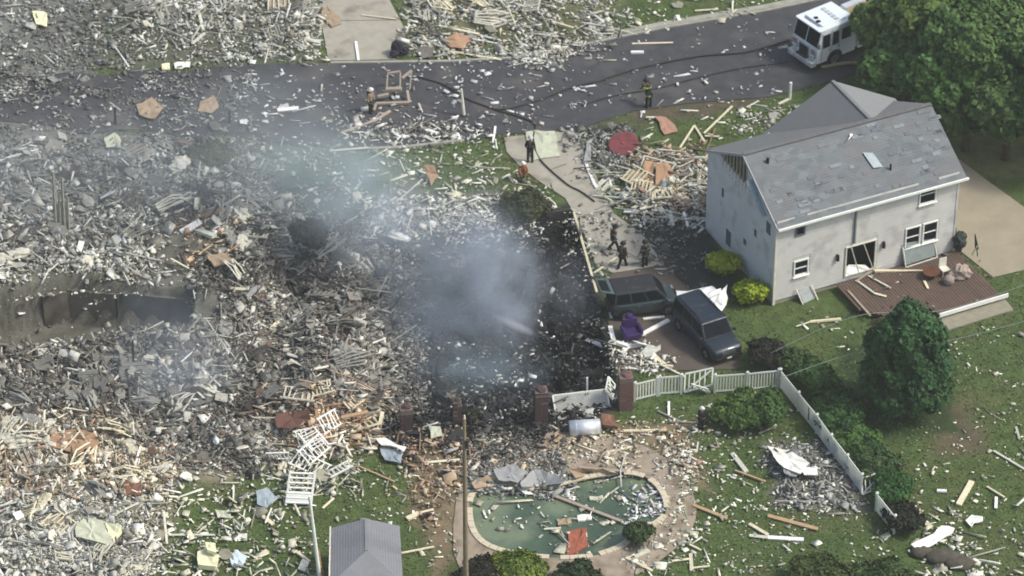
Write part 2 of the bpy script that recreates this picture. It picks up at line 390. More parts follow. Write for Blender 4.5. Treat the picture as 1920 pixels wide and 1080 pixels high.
# pool
m_water = M('murky_pool_water', S(72, 90, 72), .16, var=.35, scale=.28, spec=.5, dirt=(S(116, 128, 102), .3, .46, .85), bump=.12, bscale=4)
pw = MB(); pw.poly([Vector((p[0], p[1], -.18)) for p in wPOOL], .01); o = pw.build('pool_water', m_water); o['kind'] = 'structure'
cop = empty('pool_coping', G(1080, 900), 0, 'pale concrete coping stones around the kidney-shaped swimming pool', 'pool edge')
m_cop = M('coping_stone', S(196, 186, 162), .8, var=.12, scale=2)
c0 = Vector(cop.location); n = len(wPOOL)
for i in range(n):
    a = Vector((*wPOOL[i], .0)); b = Vector((*wPOOL[(i + 1) % n], .0)); L = (b - a).length; m = max(1, int(L / .6))
    for k in range(m):
        if random.random() < .12: continue
        p = a.lerp(b, (k + .02) / m) - c0; q = a.lerp(b, (k + .96) / m) - c0
        MB().bar(p + Vector((0, 0, .06)), q + Vector((0, 0, .06)), .34, .08).build('coping_stone', m_cop, cop)

# thin air between the helicopter and the ground
hm = bpy.data.materials.new('haze_air'); hm.use_nodes = True; hn = hm.node_tree.nodes; hn.clear()
ho = hn.new('ShaderNodeOutputMaterial'); hv = hn.new('ShaderNodeVolumePrincipled'); hm.node_tree.links.new(hv.outputs[0], ho.inputs['Volume'])
hv.inputs['Color'].default_value = (.93, .94, .91, 1); hv.inputs['Density'].default_value = .0002
MB().box((0, -60, 73), (620, 620, 156)).build('haze', hm)['kind'] = 'stuff'
# ------------------------------------------------------------------ house
def house():
    L, W, H = 12.1, 8.5, 5.75
    h = empty('house', HOUSE, HAZ, 'two-storey grey-sided house with cross-gable shingle roof, blown-out patio door and damaged gable', 'house')
    # local x = along back facade, y = -v (away from camera)
    mb = MB(); pts = [(0, 0), (L, 0), (L, W), (0, W)]
    # walls: back wall built with openings
    T = .16
    ops = [(1.25, 4.50, .62, 1.18), (1.25, 1.62, .98, 1.12), (4.68, .60, 2.06, 2.12), (9.44, 4.30, 1.15, 1.32), (8.68, 1.45, 1.02, 1.42), (9.86, 1.45, 1.02, 1.42)]
    xs = sorted({0, L} | {round(o[0], 3) for o in ops} | {round(o[0] + o[2], 3) for o in ops}); zs = sorted({.25, H} | {round(o[1], 3) for o in ops} | {round(o[1] + o[3], 3) for o in ops})
    wall = MB()
    for a, b in zip(xs[:-1], xs[1:]):
        run = None
        for c, d in zip(zs[:-1], zs[1:]):
            mx, mz = (a + b) / 2, (c + d) / 2
            if any(o[0] < mx < o[0] + o[2] and o[1] < mz < o[1] + o[3] for o in ops): continue
            wall.box((mx, T / 2, mz), (b - a, T, d - c))
    wall.build('wall', m_siding, h)
    mb = MB(); mb.box((L / 2, .05 + T / 2, .12), (L - .02, T, .27)); mb.build('foundation', m_conc, h)
    # siding courses as thin proud laps
    m_lap = m_siding
    lp = MB(); z = .3
    while z < H - .05:
        segs = [(0.02, L - .02)]
        for o in ops:
            if o[1] - .08 < z < o[1] + o[3] + .08:
                ns = []
                for a, b in segs:
                    x0, x1 = o[0] - .1, o[0] + o[2] + .1
                    if x1 <= a or x0 >= b: ns.append((a, b)); continue
                    if x0 > a: ns.append((a, x0))
                    if x1 < b: ns.append((x1, b))
                segs = ns
        for a, b in segs:
            lp.add([(a, -.003, z), (b, -.003, z), (b, -.03, z), (a, -.03, z), (a, -.004, z + .235), (b, -.004, z + .235)], [(0, 1, 2, 3), (3, 2, 5, 4)])
        z += .245
    z = .3
    while z < H - .05:
        lp.add([(-.003, 0.02, z), (-.003, W, z), (-.03, W, z), (-.03, 0.02, z), (-.004, 0.02, z + .235), (-.004, W, z + .235)], [(0, 1, 2, 3), (3, 2, 5, 4)]); z += .245
    o = lp.build('siding_course', m_lap, h); o['kind'] = 'stuff'
    # left gable wall with torn opening below the rake, right and front walls
    yr = 4.15; ZR = 7.95
    g = MB()
    def gy(y): return H + (ZR - H) * (1 - abs(y - yr) / yr)
    ys = [0, .45, .9, 2.1, 3.3, 3.7, yr, 4.7, 5.3, 5.9, 6.5, 7.0, W]
    for a, b in zip(ys[:-1], ys[1:]):
        za, zb = min(gy(a), ZR), gy(b)
        if 3.7 <= a < 7.0:
            ca, cb = [{3.7: 6.3, yr: 6.1, 4.7: 6.15, 5.3: 6.1, 5.9: 6.15, 6.5: 6.15, 7.0: 6.25}[q] for q in (a, b)]
        else: ca, cb = za, zb
        P = [(0, a, .0), (0, b, .0), (0, b, cb), (0, a, ca)]
        g.add(P + [(T, p[1], p[2]) for p in P], [(0, 1, 2, 3), (7, 6, 5, 4), (0, 4, 5, 1), (3, 2, 6, 7), (0, 3, 7, 4), (1, 5, 6, 2)])
    g.build('gable_wall', m_siding, h, label='left gable wall with siding torn open under the rake')
    for k in range(8):
        y = 3.8 + k * .4; zt = gy(y) - .05
        MB().box((.03, y, (zt + 5.4) / 2), (.10, .09, zt - 5.4)).build('gable_stud', M('raw_stud', S(170, 160, 135), .9), h)
    MB().box((.5, 4.4, 6.2), (.03, 1.6, 1.7)).box((.5, 5.9, 5.95), (.03, 1.4, 1.1)).build('attic_shade_board', m_dark, h)  # near-black sheets paint in the darkness behind the torn gable
    mb = MB(); mb.box((L - T / 2, W / 2, H / 2), (T, W - .4, H)); mb.box((L / 2, W - T / 2, H / 2), (L - .02, T, H)); mb.build('wall', m_siding, h)
    mb = MB(); mb.add([(L - .1, 0, H), (L - .1, 2 * yr, H), (L - .1, yr, ZR - .05), (L, 0, H), (L, 2 * yr, H), (L, yr, ZR - .05)], [(0, 1, 2), (5, 4, 3), (0, 2, 5, 3), (2, 1, 4, 5), (0, 3, 4, 1)]); mb.build('gable_end', m_siding, h)
    MB().add([(3.9, W, H), (12.5, W, H), (8.35, W, 7.95), (3.9, W - .1, H), (12.5, W - .1, H), (8.35, W - .1, 7.95)], [(0, 1, 2), (5, 4, 3), (0, 2, 5, 3), (2, 1, 4, 5), (0, 3, 4, 1)]).build('gable_end', m_siding, h)
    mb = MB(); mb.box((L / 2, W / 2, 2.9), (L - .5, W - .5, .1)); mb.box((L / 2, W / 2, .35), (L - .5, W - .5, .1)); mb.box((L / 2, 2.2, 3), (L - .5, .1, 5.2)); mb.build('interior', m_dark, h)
    # roof slopes made of shingle courses
    nt = None
    m_sh = bpy.data.materials.get('roof_shingle')
    if not m_sh:
        m_sh = M('roof_shingle', S(112, 118, 120), .95, var=.10, scale=1.6)
        N = m_sh.node_tree.nodes; K = m_sh.node_tree.links; bs = N['Principled BSDF']
        src = bs.inputs['Base Color'].links[0].from_socket
        tc = N.new('ShaderNodeTexCoord'); mp = N.new('ShaderNodeMapping'); K.new(tc.outputs['Object'], mp.inputs[0]); mp.inputs['Scale'].default_value = (1.7, 3.6, 0.01)
        vo = N.new('ShaderNodeTexVoronoi'); vo.inputs['Scale'].default_value = 1; K.new(mp.outputs[0], vo.inputs['Vector'])
        sp_ = N.new('ShaderNodeSeparateColor'); K.new(vo.outputs['Color'], sp_.inputs[0])
        n2 = N.new('ShaderNodeTexNoise'); n2.inputs['Scale'].default_value = .55; n2.inputs['Detail'].default_value = 3; K.new(tc.outputs['Object'], n2.inputs['Vector'])
        mr = N.new('ShaderNodeMapRange'); mr.inputs[3].default_value = .84; mr.inputs[4].default_value = 1.14; K.new(sp_.outputs[0], mr.inputs[0])
        ve = N.new('ShaderNodeVectorMath'); ve.operation = 'SCALE'; K.new(src, ve.inputs[0]); K.new(mr.outputs[0], ve.inputs['Scale'])
        mm = N.new('ShaderNodeMix'); mm.data_type = 'RGBA'; r2 = N.new('ShaderNodeMapRange'); r2.inputs[1].default_value = .45; r2.inputs[2].default_value = .6; r2.inputs[4].default_value = .6
        K.new(n2.outputs['Fac'], r2.inputs[0]); K.new(r2.outputs[0], mm.inputs[0]); K.new(ve.outputs[0], mm.inputs[6]); mm.inputs[7].default_value = S(112, 113, 113); K.new(mm.outputs[2], bs.inputs['Base Color'])
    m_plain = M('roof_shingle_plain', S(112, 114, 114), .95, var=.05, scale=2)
    def slope(A, B, C, D, name, mat, n, parent):
        """A,B eave corners, C,D ridge corners (above B, A)"""
        A, B, C, D = map(Vector, (A, B, C, D)); nrm = (B - A).cross(D - A)
        if nrm.length < 1e-6: nrm = (B - A).cross(C - A)
        nrm.normalize()
        if nrm.z < 0: nrm = -nrm
        mb = MB(); t0 = .05
        mb.add([A, B, C, D] + [p - nrm * .12 for p in (A, B, C, D)], [(0, 1, 2, 3), (7, 6, 5, 4), (0, 4, 5, 1), (1, 5, 6, 2), (2, 6, 7, 3), (3, 7, 4, 0)])
        for k in range(n):
            f0, f1 = k / n, (k + 1) / n
            a = A.lerp(D, f0); b = B.lerp(C, f0); c = B.lerp(C, f1); d = A.lerp(D, f1)
            a1, b1 = a + nrm * .018, b + nrm * .018; c1, d1 = c + nrm * .006, d + nrm * .006
            mb.add([a, b, b1, a1, c1, d1], [(0, 1, 2, 3), (3, 2, 4, 5)])
        return mb.build(name, mat, parent)
    oe = .32; ze = H + .02
    dz = (ZR - H) / yr
    oeL = .10
    e0 = (-oeL, -oe, ze - oe * dz); e1 = (L + oe, -oe, ze - oe * dz)
    r0 = (-oeL, yr, ZR + .12); r1 = (L + oe, yr, ZR + .12)
    slope(e0, e1, r1, r0, 'roof', m_sh, 30, h)
    ev = ze - oe * dz + .05
    f0 = (-oeL, W + .15, ev); f1 = (L + oe, W + .15, ev)
    slope(f1, f0, r0, r1, 'roof', m_plain, 30, h)
    # cross gable towards the street
    wl_, wr, rz_ = 3.75, 12.75, ZR + .17
    slope((wl_, W + .25, ev), (wl_, yr, ev), (8.35, yr + .02, rz_), (8.35, W + .25, rz_), 'roof', m_plain, 30, h)
    slope((wr, yr, ev), (wr, W + .25, ev), (8.35, W + .25, rz_), (8.35, yr + .02, rz_), 'roof', M('roof_shingle_sunlit', S(128, 131, 131), .95, var=.05, scale=2), 30, h)  # sun on the right slope painted in as a lighter shingle colour
    MB().bar((-oeL, yr, ZR + .15), (L + oe, yr, ZR + .15), .3, .05).build('ridge_cap', M('ridge_cap', S(104, 104, 104), .95), h)
    MB().bar((8.35, yr + .1, rz_ + .03), (8.35, W + .25, rz_ + .03), .2, .03).build('ridge_cap', M('ridge_cap_light', S(122, 122, 122), .95), h)
    # gutter, fascia, downspout
    MB().bar((-oeL, -oe - .06, ze - oe * dz - .06), (L + oe + .1, -oe - .06, ze - oe * dz - .06), .12, .13).build('gutter', m_white, h)
    MB().add([(-.02, -.03, H - .04), (L, -.03, H - .04), (L, -oe, H - .16), (-.02, -oe, H - .16)], [(0, 1, 2, 3)]).build('soffit', m_trimd, h)
    MB().bar((-oeL - .03, -oe, ze - oe * dz - .02), (-oeL - .03, yr, ZR + .06), .05, .16).bar((-oeL - .03, W + .1, ze - oe * dz - .0), (-oeL - .03, yr, ZR + .06), .05, .16).build('rake_trim', M('rake_trim', S(168, 170, 168), .7), h)
    MB().bar((5.2, -.07, 2.9), (5.2, -.07, H - .1), .11, .1).build('downspout', M('grey_downspout', S(112, 116, 120), .6), h)
    MB().box((0.02, -.035, H / 2), (.14, .03, H)).box((-.035, 0.03, H / 2), (.03, .14, H)).build('corner_trim', m_trimd, h)
    MB().box((L - .04, -.035, H / 2 + .2), (.12, .03, H - .5)).build('corner_trim', m_siding, h)
    # windows
    def window(x, z, w, hh, lab=None, tr=True):
        f = MB(); t = .075
        for c, s_ in (((x + w / 2, -.03, z + t / 2), (w, .09, t)), ((x + w / 2, -.03, z + hh - t / 2), (w, .09, t)), ((x + t / 2, -.03, z + hh / 2), (t, .088, hh - 2 * t)), ((x + w - t / 2, -.03, z + hh / 2), (t, .088, hh - 2 * t)), ((x + w / 2, -.02, z + hh / 2), (w - 2 * t, .05, .05))):
            f.box(c, s_)
        fo = f.build('window', m_white if tr else M('grey_window_frame', S(110, 114, 118), .7), h, label=lab)
        MB().box((x + w / 2, .02, z + hh * .74), (w - 2 * t, .02, hh * .44)).build('pane', m_glass, fo)
        MB().box((x + w / 2, .03, z + hh * .27), (w - 2 * t, .02, hh * .40)).build('pane', m_glass, fo)
        if tr: MB().box((x + w / 2, -.08, z - .02), (w + .1, .15, .05)).build('sill', m_white, fo)
    window(*ops[0], 'small upper window with dark frame', False); window(*ops[1]); window(*ops[3]); window(*ops[4]); window(*ops[5])
    x, z, w, hh = ops[2]
    d = MB(); d.box((x + .04, -.03, z + hh / 2), (.08, .1, hh)); d.box((x + w - .04, -.03, z + hh / 2), (.08, .1, hh)); d.box((x + w / 2, -.031, z + hh - .03), (w - .16, .1, .06)); d.box((x + w / 2, -.029, z + .03), (w - .16, .1, .06))
    dr = d.build('patio_door', m_trimd, h, label='patio door frame blown open with hanging mullions')
    MB().bar((x + .35, -.1, z + hh - .1), (x + .85, -.35, z + .1), .06, .06).build('bent_mullion', m_trimd, dr)
    MB().bar((x + 1.2, -.05, z + hh - .1), (x + 1.85, -.3, z + .05), .07, .05).build('bent_mullion', m_trimd, dr)
    MB().poly([(x + .05, .3, z + .25), (x + .5, .35, z + .5), (x + 1.6, .3, z + .2), (x + 1.7, -.05, z + .08), (x + .05, -.05, z + .08)], .05).build('fallen_drape', m_white, dr)
    MB().box((x + 1, .9, z + .9), (3, .05, 2.6)).build('room_shade_board', m_dark, dr)  # near-black board stands for the unlit room behind the door
    for lx in (4.12, 7.2):
        l = MB(); l.box((lx, -.08, 2.35), (.16, .14, .1)); l.box((lx, -.14, 2.15), (.14, .14, .3)); l.build('wall_lamp', m_black, h)
    # roof furniture
    def onroof(x, f): y = -oe + (yr + oe) * f; return Vector((x, y, e0[2] + (r0[2] - e0[2]) * f + .03))
    p = onroof(8.1, .34); MB().tube(p - Vector((0, 0, .1)), p + Vector((0, 0, .38)), .06).build('vent_pipe', m_black, h)
    p = onroof(1.1, .82); MB().tube(p - Vector((0, 0, .1)), p + Vector((0, 0, .3)), .09).build('vent_pipe', m_black, h)
    A = [onroof(6.9, .62), onroof(7.5, .58), onroof(7.7, .38), onroof(7.1, .40)]
    MB().poly([a + Vector((0, 0, .1)) for a in A], .03).build('lifted_flashing', M('flashing', S(138, 150, 154), .5, .3), h)
    for k in range(60):
        x = random.uniform(.2, L); f = random.uniform(.05, .92); q = onroof(x, f) ; w = random.uniform(.25, .8)
        q2 = onroof(x + w, f); q3 = onroof(x + w, min(.99, f + .045)); q4 = onroof(x, min(.99, f + .045)); e = Vector((0, 0, .02))
        MB().poly([q + e, q2 + e, q3 + e, q4 + e], .01).build('loose_shingle', M('loose_shingle_%d' % (k % 3), [S(128, 134, 138), S(104, 110, 116), S(114, 116, 116)][k % 3], .95), h)
    # siding scars on the gable wall
    for y, z, w, hh in ((.9, 4.9, .5, .8), (2.4, 3.6, .3, .5), (3.6, 2.2, .35, .4), (6.5, 3.9, .25, .6), (5.6, 1.2, .6, 1.1)):
        MB().box((-.03, y, z), (.012, w, hh)).build('torn_siding', M('bare_sheathing', S(92, 96, 98), .9), h)
    MB().bar((-.05, 1.2, 5.6), (-.2, 3.0, 7.0), .5, .03).build('torn_siding', M('blue_grey_sheathing', S(150, 166, 172), .8), h)
    return h
house()

def stick(name, a, b, w, hh, mat, label=None, cat=None, group=None, taper=1.0, z0=None, z1=None, col=None):
    A = G(*a); B = G(*b)
    def gnd(p): return max(hz(p.x, p.y), -.16) if sdist(np.array([[p.x, p.y]]), wPOOL)[0] > -.3 else hz(p.x, p.y)
    za = (gnd(A) + .1) if z0 is None else z0; zb = (gnd(B) + .14) if z1 is None else z1
    A = G(a[0], a[1], za); B = G(b[0], b[1], zb); c = (A + B) / 2
    o = MB().bar(A - c, B - c, w, hh, taper, random.uniform(-.3, .3)).build(name, mat); o.location = c
    if col: o.color = col
    if label: o['label'] = label
    if cat: o['category'] = cat
    if group: o['group'] = group
    return o

# deck
def deck():
    dk = empty('deck', HOUSE, HAZ, 'low red-brown timber deck behind the grey house with its railing torn off', 'deck')
    z = .42; L0, L1, out = 4.0, 12.3, 5.3
    n = int((L1 - L0) / .19); 
    for k in range(n):
        x = L0 + (k + .5) * .19; y1 = -4.3 if x < 5.4 else -5.3
        if x < 5.2: y1 = -(3.0 + (x - 4) * 1.1)
        s0 = -.25
        MB().box((x, (s0 + y1) / 2, z + random.uniform(-.006, .006)), (.165, abs(y1 - s0), .04)).build('deck_board', m_deck, dk)
    j = MB(); j.box((8.2, -2.6, z - .12), (8.2, .1, .18)); j.box((8.2, -4.2, z - .12), (8, .1, .18)); j.box((8.2, -.6, z - .12), (8.2, .1, .18)); j.build('joist', m_trunk, dk)
    MB().bar((8.0, -5.42, z - .04), (12.6, -5.42, z - .0), .1, .24).build('fascia_board', m_white, dk)
    for x in (8.4, 10.2, 12.0): MB().box((x, -5.2, .12), (.14, .14, .3)).build('deck_post', m_black, dk)
    MB().poly([(7.9, -6.5, .09), (12.4, -6.4, .09), (12.5, -5.2, .09), (7.9, -5.2, .09)], .1).build('footing_slab', M('footing', S(140, 136, 118), .9, var=.15), dk)
deck()
def thing(name, px, py, z, rz, label, cat, group=None, off=0):
    p = G(px, py, z); return empty(name, p, rz, label, cat, group)
# things on the deck
t = thing('covered_grill', 1800, 520, .45, .4, 'lumpy beige fabric cover over furniture on the deck corner', 'furniture cover')
MB().blob((0, 0, .4), (.5, .4, .5), 9, 6, .25).blob((.35, -.15, .25), (.4, .3, .3), 8, 5, .25).blob((-.35, .1, .3), (.35, .35, .35), 8, 5, .3).build('cover', M('beige_cover', S(158, 144, 132), .9, var=.3, scale=5), t)
MB().blob((-.9, -.3, .25), (.4, .3, .3), 9, 6, .2).build('cushion', M('grey_cushion', S(140, 132, 126), .9), t, True)
t = thing('deck_chair', 1770, 515, .45, HAZ, 'upright pale chair standing on the red-brown deck', 'chair')
MB().box((0, 0, .42), (.5, .5, .06)).build('seat', m_trimd, t); MB().box((0, .25, .75), (.5, .05, .6)).build('backrest', m_trimd, t)
for a in (-.2, .2):
    for b in (-.2, .2): MB().box((a, b, .2), (.04, .04, .4)).build('leg', m_trimd, t)
t = thing('fire_pit', 1745, 520, .45, 0, 'round dark fire bowl with rusty rim on the deck', 'fire pit')
MB().tube((0, 0, .25), (0, 0, .42), .3, .5, 14).build('bowl', M('rust', S(96, 62, 46), .9), t); MB().tube((0, 0, 0), (0, 0, .25), .25, .2, 10).build('base', m_black, t)
t = thing('screen_panel', 1728, 492, .45, HAZ + .05, 'grey mesh screen panel leaning against the house under the double window', 'screen')
MB().box((0, .35, .75), (2.3, .03, 1.4), Matrix.Rotation(-.35, 3, 'X')).build('mesh', M('grey_mesh', S(128, 138, 136), .8), t)
for s_ in (-1.1, 1.1): MB().bar((s_, .0, 0), (s_ * .95, .6, 1.35), .05, .05).build('frame', m_trimd, t)
MB().bar((-1.1, -.02, .02), (1.1, -.02, .02), .05, .05).build('frame', m_trimd, t)
t = thing('screen_panel', 1518, 565, 0, HAZ, 'pale grey framed panel leaning at the foot of the house wall', 'screen')
MB().bar((0, 0, 0.03), (-.1, .5, .6), .9, .03).build('mesh', M('pale_panel', S(150, 156, 154), .8), t)
for s_ in (-.5, .5): MB().bar((s_, -.1, 0), (s_ - .15, .5, .75), .06, .05).build('frame', m_trimd, t)
t = thing('potted_shrub', 1797, 470, .3, 0, 'small dark potted shrub at the far corner of the deck', 'plant')
MB().tube((0, 0, 0), (0, 0, .4), .2, .27).build('pot', m_soot, t); MB().blob((0, 0, .8), (.45, .45, .5), 12, 8, .3).build('foliage', M('dark_foliage', S(52, 62, 56), .9, var=.4, scale=8), t)
t = thing('umbrella', 1833, 480, .42, 0, 'folded dark patio umbrella leaning over the deck edge', 'umbrella')
MB().tube((0, 0, 0), (-.25, .1, 1.5), .03).build('pole', m_black, t); MB().tube((-.08, .03, .5), (-.25, .1, 1.5), .12, .03).build('canopy', m_black, t)

# ------------------------------------------------------------------ foundations of the destroyed houses
def fwall(name, a, b, ztop, zbot, th, mat, label, cat='foundation wall', sill=None, outward=0):
    A = G(*a); B = G(*b); d = (B - A); c = (A + B) / 2
    r = empty(name, (c.x, c.y, 0), math.atan2(d.y, d.x), label, cat)
    n = max(1, int(d.length / 1.2)); L = d.length
    for k in range(n):
        x = -L / 2 + (k + .5) * L / n; top = ztop - random.uniform(0, .22)
        MB().box((x, 0, (top + zbot) / 2), (L / n - .03, th, top - zbot)).build('wall_panel', mat, r)
    if sill: MB().bar((-L / 2, 0, ztop + .05), (L / 2 - .2, 0, ztop + .05), .14, .06).build('sill_plate', sill, r)
    return r
cream = M('cream_wood', S(205, 198, 165), .8, var=.15)
fwall('foundation_wall', (690, 457), (800, 442), .2, -2.5, .25, m_soot, 'sooty concrete wall at the far left of the smoking basement')
fwall('foundation_wall', (806, 441), (928, 418), .15, -2.5, .25, m_soot, 'sooty concrete wall behind the smoke at the back of the basement')
fwall('foundation_wall', (934, 417), (1068, 398), .25, -2.5, .25, m_soot, 'charred concrete wall at the far right corner of the smoking basement')
fwall('foundation_wall', (1076, 402), (1120, 556), .12, -2.5, .22, m_soot, 'concrete basement wall with cream sill beside the middle driveway', sill=cream)
fwall('foundation_wall', (1122, 562), (1143, 660), .05, -2.5, .22, m_soot, 'blackened basement wall end beside the parking pad')
fwall('basement_wall', (78, 552), (126, 541), .05, -2.8, .25, m_taupe, 'short taupe wall left of the window recess in the left basement')
fwall('basement_wall', (128, 541), (222, 549), .15, -2.8, .25, m_taupe, 'taupe basement wall with dark recess in the left ruin')
fwall('basement_wall', (228, 549), (366, 562), .1, -2.8, .25, M('grey_basement_concrete', S(92, 92, 90), .9, var=.15, scale=1), 'long grey basement wall right of the black pipe in the left ruin')
t = thing('drain_pipe', 219, 602, -2.2, 0, 'thin black upright pipe against the left basement wall', 'pipe')
p = G(219, 553, .1); MB().tube((0, 0, -.3), (p.x - t.location.x, p.y - t.location.y - .2, 2.2), .07).build('pipe', m_black, t)
t = thing('window_well', 141, 556, -1.0, 0, 'dark window recess with grey slats high in the left basement wall', 'window')
MB().box((0, -.25, .3), (1.3, .3, 1.3)).build('recess', m_dark, t)  # near-black block paints in the shade of a recess
for k in range(4): MB().box((-.45 + .3 * k, -.45, .3), (.12, .04, 1.1)).build('slat', m_taupe, t)

# brick porch pillars
def pillar(px, py, hgt, w, mat, label):
    t = thing('brick_pillar', px, py, 0, R(8), label, 'brick pillar', 'brick porch pillars left standing')
    z = hz(t.location.x, t.location.y); t.location.z = z - .1
    n = int(hgt / .13)
    MB().box((0, 0, hgt / 2), (w - .03, w - .03, hgt)).build('mortar_core', m_mortar, t)
    half = w / 2
    bm_ = MB().box((0, 0, 0), (half - .015, half - .015, .115)).mesh('brick', mat)
    for k in range(n):
        if k > n - 3 and random.random() < .5: continue
        for sx in (-1, 1):
            for sy in (-1, 1):
                if k >= n - 2 and random.random() < .4: continue
                clone('brick', bm_, t, (sx * half / 2 + random.uniform(-.008, .008), sy * half / 2 + random.uniform(-.008, .008), (k + .5) * .13))
    MB().blob((0, 0, hgt + .02), (w * .45, w * .45, .14), 7, 5, .3).build('broken_cap', mat, t)
pillar(1172, 762, 2.35, .78, m_brick, 'tall red brick pillar beside the white picket gate')
pillar(1014, 790, 2.35, .74, m_brick2, 'sooty red brick pillar left of the white lattice panel')
pillar(762, 806, 1.75, .72, m_brick2, 'leftmost short brick pillar at the corner of the burnt basement')
pillar(857, 790, 1.6, .5, m_brick2, 'soot-blackened short brick pillar half lost in smoke')

# lattice panel between pillars
def lattice():
    A = G(1042, 774, .0); B = G(1143, 762, .0); c = (A + B) / 2; d = B - A; Lh = d.length / 2
    t = empty('lattice_panel', (c.x, c.y, hz(c.x, c.y)), math.atan2(d.y, d.x), 'white diagonal lattice panel leaning between two brick pillars', 'lattice')
    tilt = Matrix.Rotation(R(-58), 3, 'X'); H = 1.05
    def P(x, z): return tilt @ Vector((x, 0, z))
    for a, b in (((-Lh, 0), (Lh, 0)), ((-Lh, H), (Lh, H)), ((-Lh, 0), (-Lh, H)), ((Lh, 0), (Lh, H))): MB().bar(P(*a), P(*b), .08, .06).build('frame', m_fence, t)
    s_ = .125; k = -H
    me = MB()
    while k < 2 * Lh:
        for sg in (1, -1):
            x0, z0, x1, z1 = k, 0, k + H, H
            if x0 < 0: z0 -= x0; x0 = 0
            if x1 > 2 * Lh: z1 -= x1 - 2 * Lh; x1 = 2 * Lh
            if x1 > x0:
                a = (x0 - Lh) * sg; b = (x1 - Lh) * sg
                MB().bar(P(a, z0), P(b, z1), .05 + .002 * sg, .012 + .006 * sg).build('lath', M('lath_grey', S(176, 178, 172), .6), t)
        k += s_
    MB().bar(P(-Lh - .6, -.5), P(-Lh + .5, -.9), .08, .06).build('loose_rail', m_fence, t)
lattice()
stick('upright_post', (1101, 735), (1101, 708), .1, .1, m_white, 'thin white upright post behind the lattice panel', 'post', z0=.0, z1=1.0)

# water tank
t = thing('metal_tank', 1096, 812, 0, R(6), 'shiny galvanised cylinder tank lying on its side below the lattice panel', 'tank')
t.location.z = hz(t.location.x, t.location.y) + .42
MB().tube((-.85, 0, 0), (.85, 0, 0), .45, n=28).build('shell', m_steel, t, True)
for x in (-.88, .88): MB().tube((x - .02, 0, 0), (x + .02, 0, 0), .44, n=28).build('end_cap', M('tank_end', S(110, 108, 104), .6), t)
MB().tube((-.88, 0, 0), (-1.15, .05, .0), .2, .12).build('pipe_fitting', m_soot, t)
for x in (-.5, .1, .6): MB().tube((x, 0, 0), (x + .03, 0, 0), .458, n=28).build('band', m_steel, t)

# ------------------------------------------------------------------ white picket fence
def fence_run(name, pts, label, H=1.25, gap=.165, cat='fence', lean=0):
    P = [G(*p) for p in pts]
    for p in P: p.z = hz(p.x, p.y)
    o = P[0]; t = empty(name, o, 0, label, cat, 'white picket fence runs')
    q = [p - o for p in P]
    for p in q:
        MB().box((p.x, p.y, H / 2 + .03), (.13, .13, H + .12)).build('post', m_fence, t)
        MB().add([(p.x - .09, p.y - .09, H + .09), (p.x + .09, p.y - .09, H + .09), (p.x + .09, p.y + .09, H + .09), (p.x - .09, p.y + .09, H + .09), (p.x, p.y, H + .19)], [(3, 2, 1, 0), (0, 1, 4), (1, 2, 4), (2, 3, 4), (3, 0, 4)]).build('post_cap', m_fence, t)
    for a, b in zip(q[:-1], q[1:]):
        d = b - a; L = d.length; u = d.normalized(); l = Vector((0, 0, 1)).cross(u) * lean
        a2 = a + u * .068; b2 = b - u * .068
        for z, w in ((.14, .1), (H - .06, .1)): MB().bar(a2 + Vector((0, 0, z)) + l * z, b2 + Vector((0, 0, z)) + l * z, .05, w).build('rail', m_fence, t)
        n = max(2, int((L - .14) / gap))
        me = MB().box((0, 0, 0), (.085, .028, H - .3)).mesh('picket', m_fence)
        for k in range(n):
            if random.random() < .02: continue
            p = a2.lerp(b2, (k + .5) / n); c = clone('picket', me, t, (p.x, p.y, p.z + H / 2 - .02), (0, 0, math.atan2(u.y, u.x)))
    return t
fence_run('picket_fence', [(1462, 727), (1496, 770), (1530, 812), (1557, 850), (1587, 888), (1614, 924)], 'long white picket fence run descending towards the lower right corner', gap=.13)
fence_run('picket_fence', [(1340, 737), (1400, 733), (1459, 727)], 'white picket fence between the SUV and the fence corner')
fence_run('picket_fence', [(1190, 752), (1232, 742)], 'white picket panel joined to the tall brick pillar', H=1.25)
fence_run('picket_fence', [(1236, 741), (1277, 738)], 'white picket gate panel right of the pillar-side panel', H=1.3)
fence_run('picket_fence', [(1642, 958), (1676, 1000)], 'low surviving fence panel at the lower end of the right run', H=1.2, gap=.13)
def broken_frame(px, py, rz, lab, s=1.0):
    t = thing('fence_frame', px, py, 0, rz, lab, 'broken fence', 'broken white fence frames'); t.location.z = hz(t.location.x, t.location.y) + .1
    for a, b in (((0, 0, 0), (1.3, 0, .35)), ((.1, .5, .7), (1.4, .5, .95)), ((0, 0, 0), (.1, .5, .7)), ((1.3, 0, .35), (1.4, .5, .95)), ((.1, .1, 0), (1.3, .4, .9))): MB().bar(Vector(a) * s, Vector(b) * s, .09, .06).build('rail', m_fence, t)
    for k in range(4): MB().bar(Vector((.2 + .25 * k, 0, .05 + .07 * k)) * s, Vector((.3 + .25 * k, .5, .75 + .06 * k)) * s, .06, .03).build('picket', m_fence, t)
broken_frame(1617, 930, .3, 'snapped white fence frame between the last two panels')
broken_frame(1283, 738, .1, 'open broken white rail frame right of the picket gate', 1.2)
broken_frame(1330, 738, 2.9, 'twisted white rails at the gap before the corner fence', .7)
broken_frame(1148, 752, 1.4, 'white rail stub tucked behind the tall brick pillar', .8)

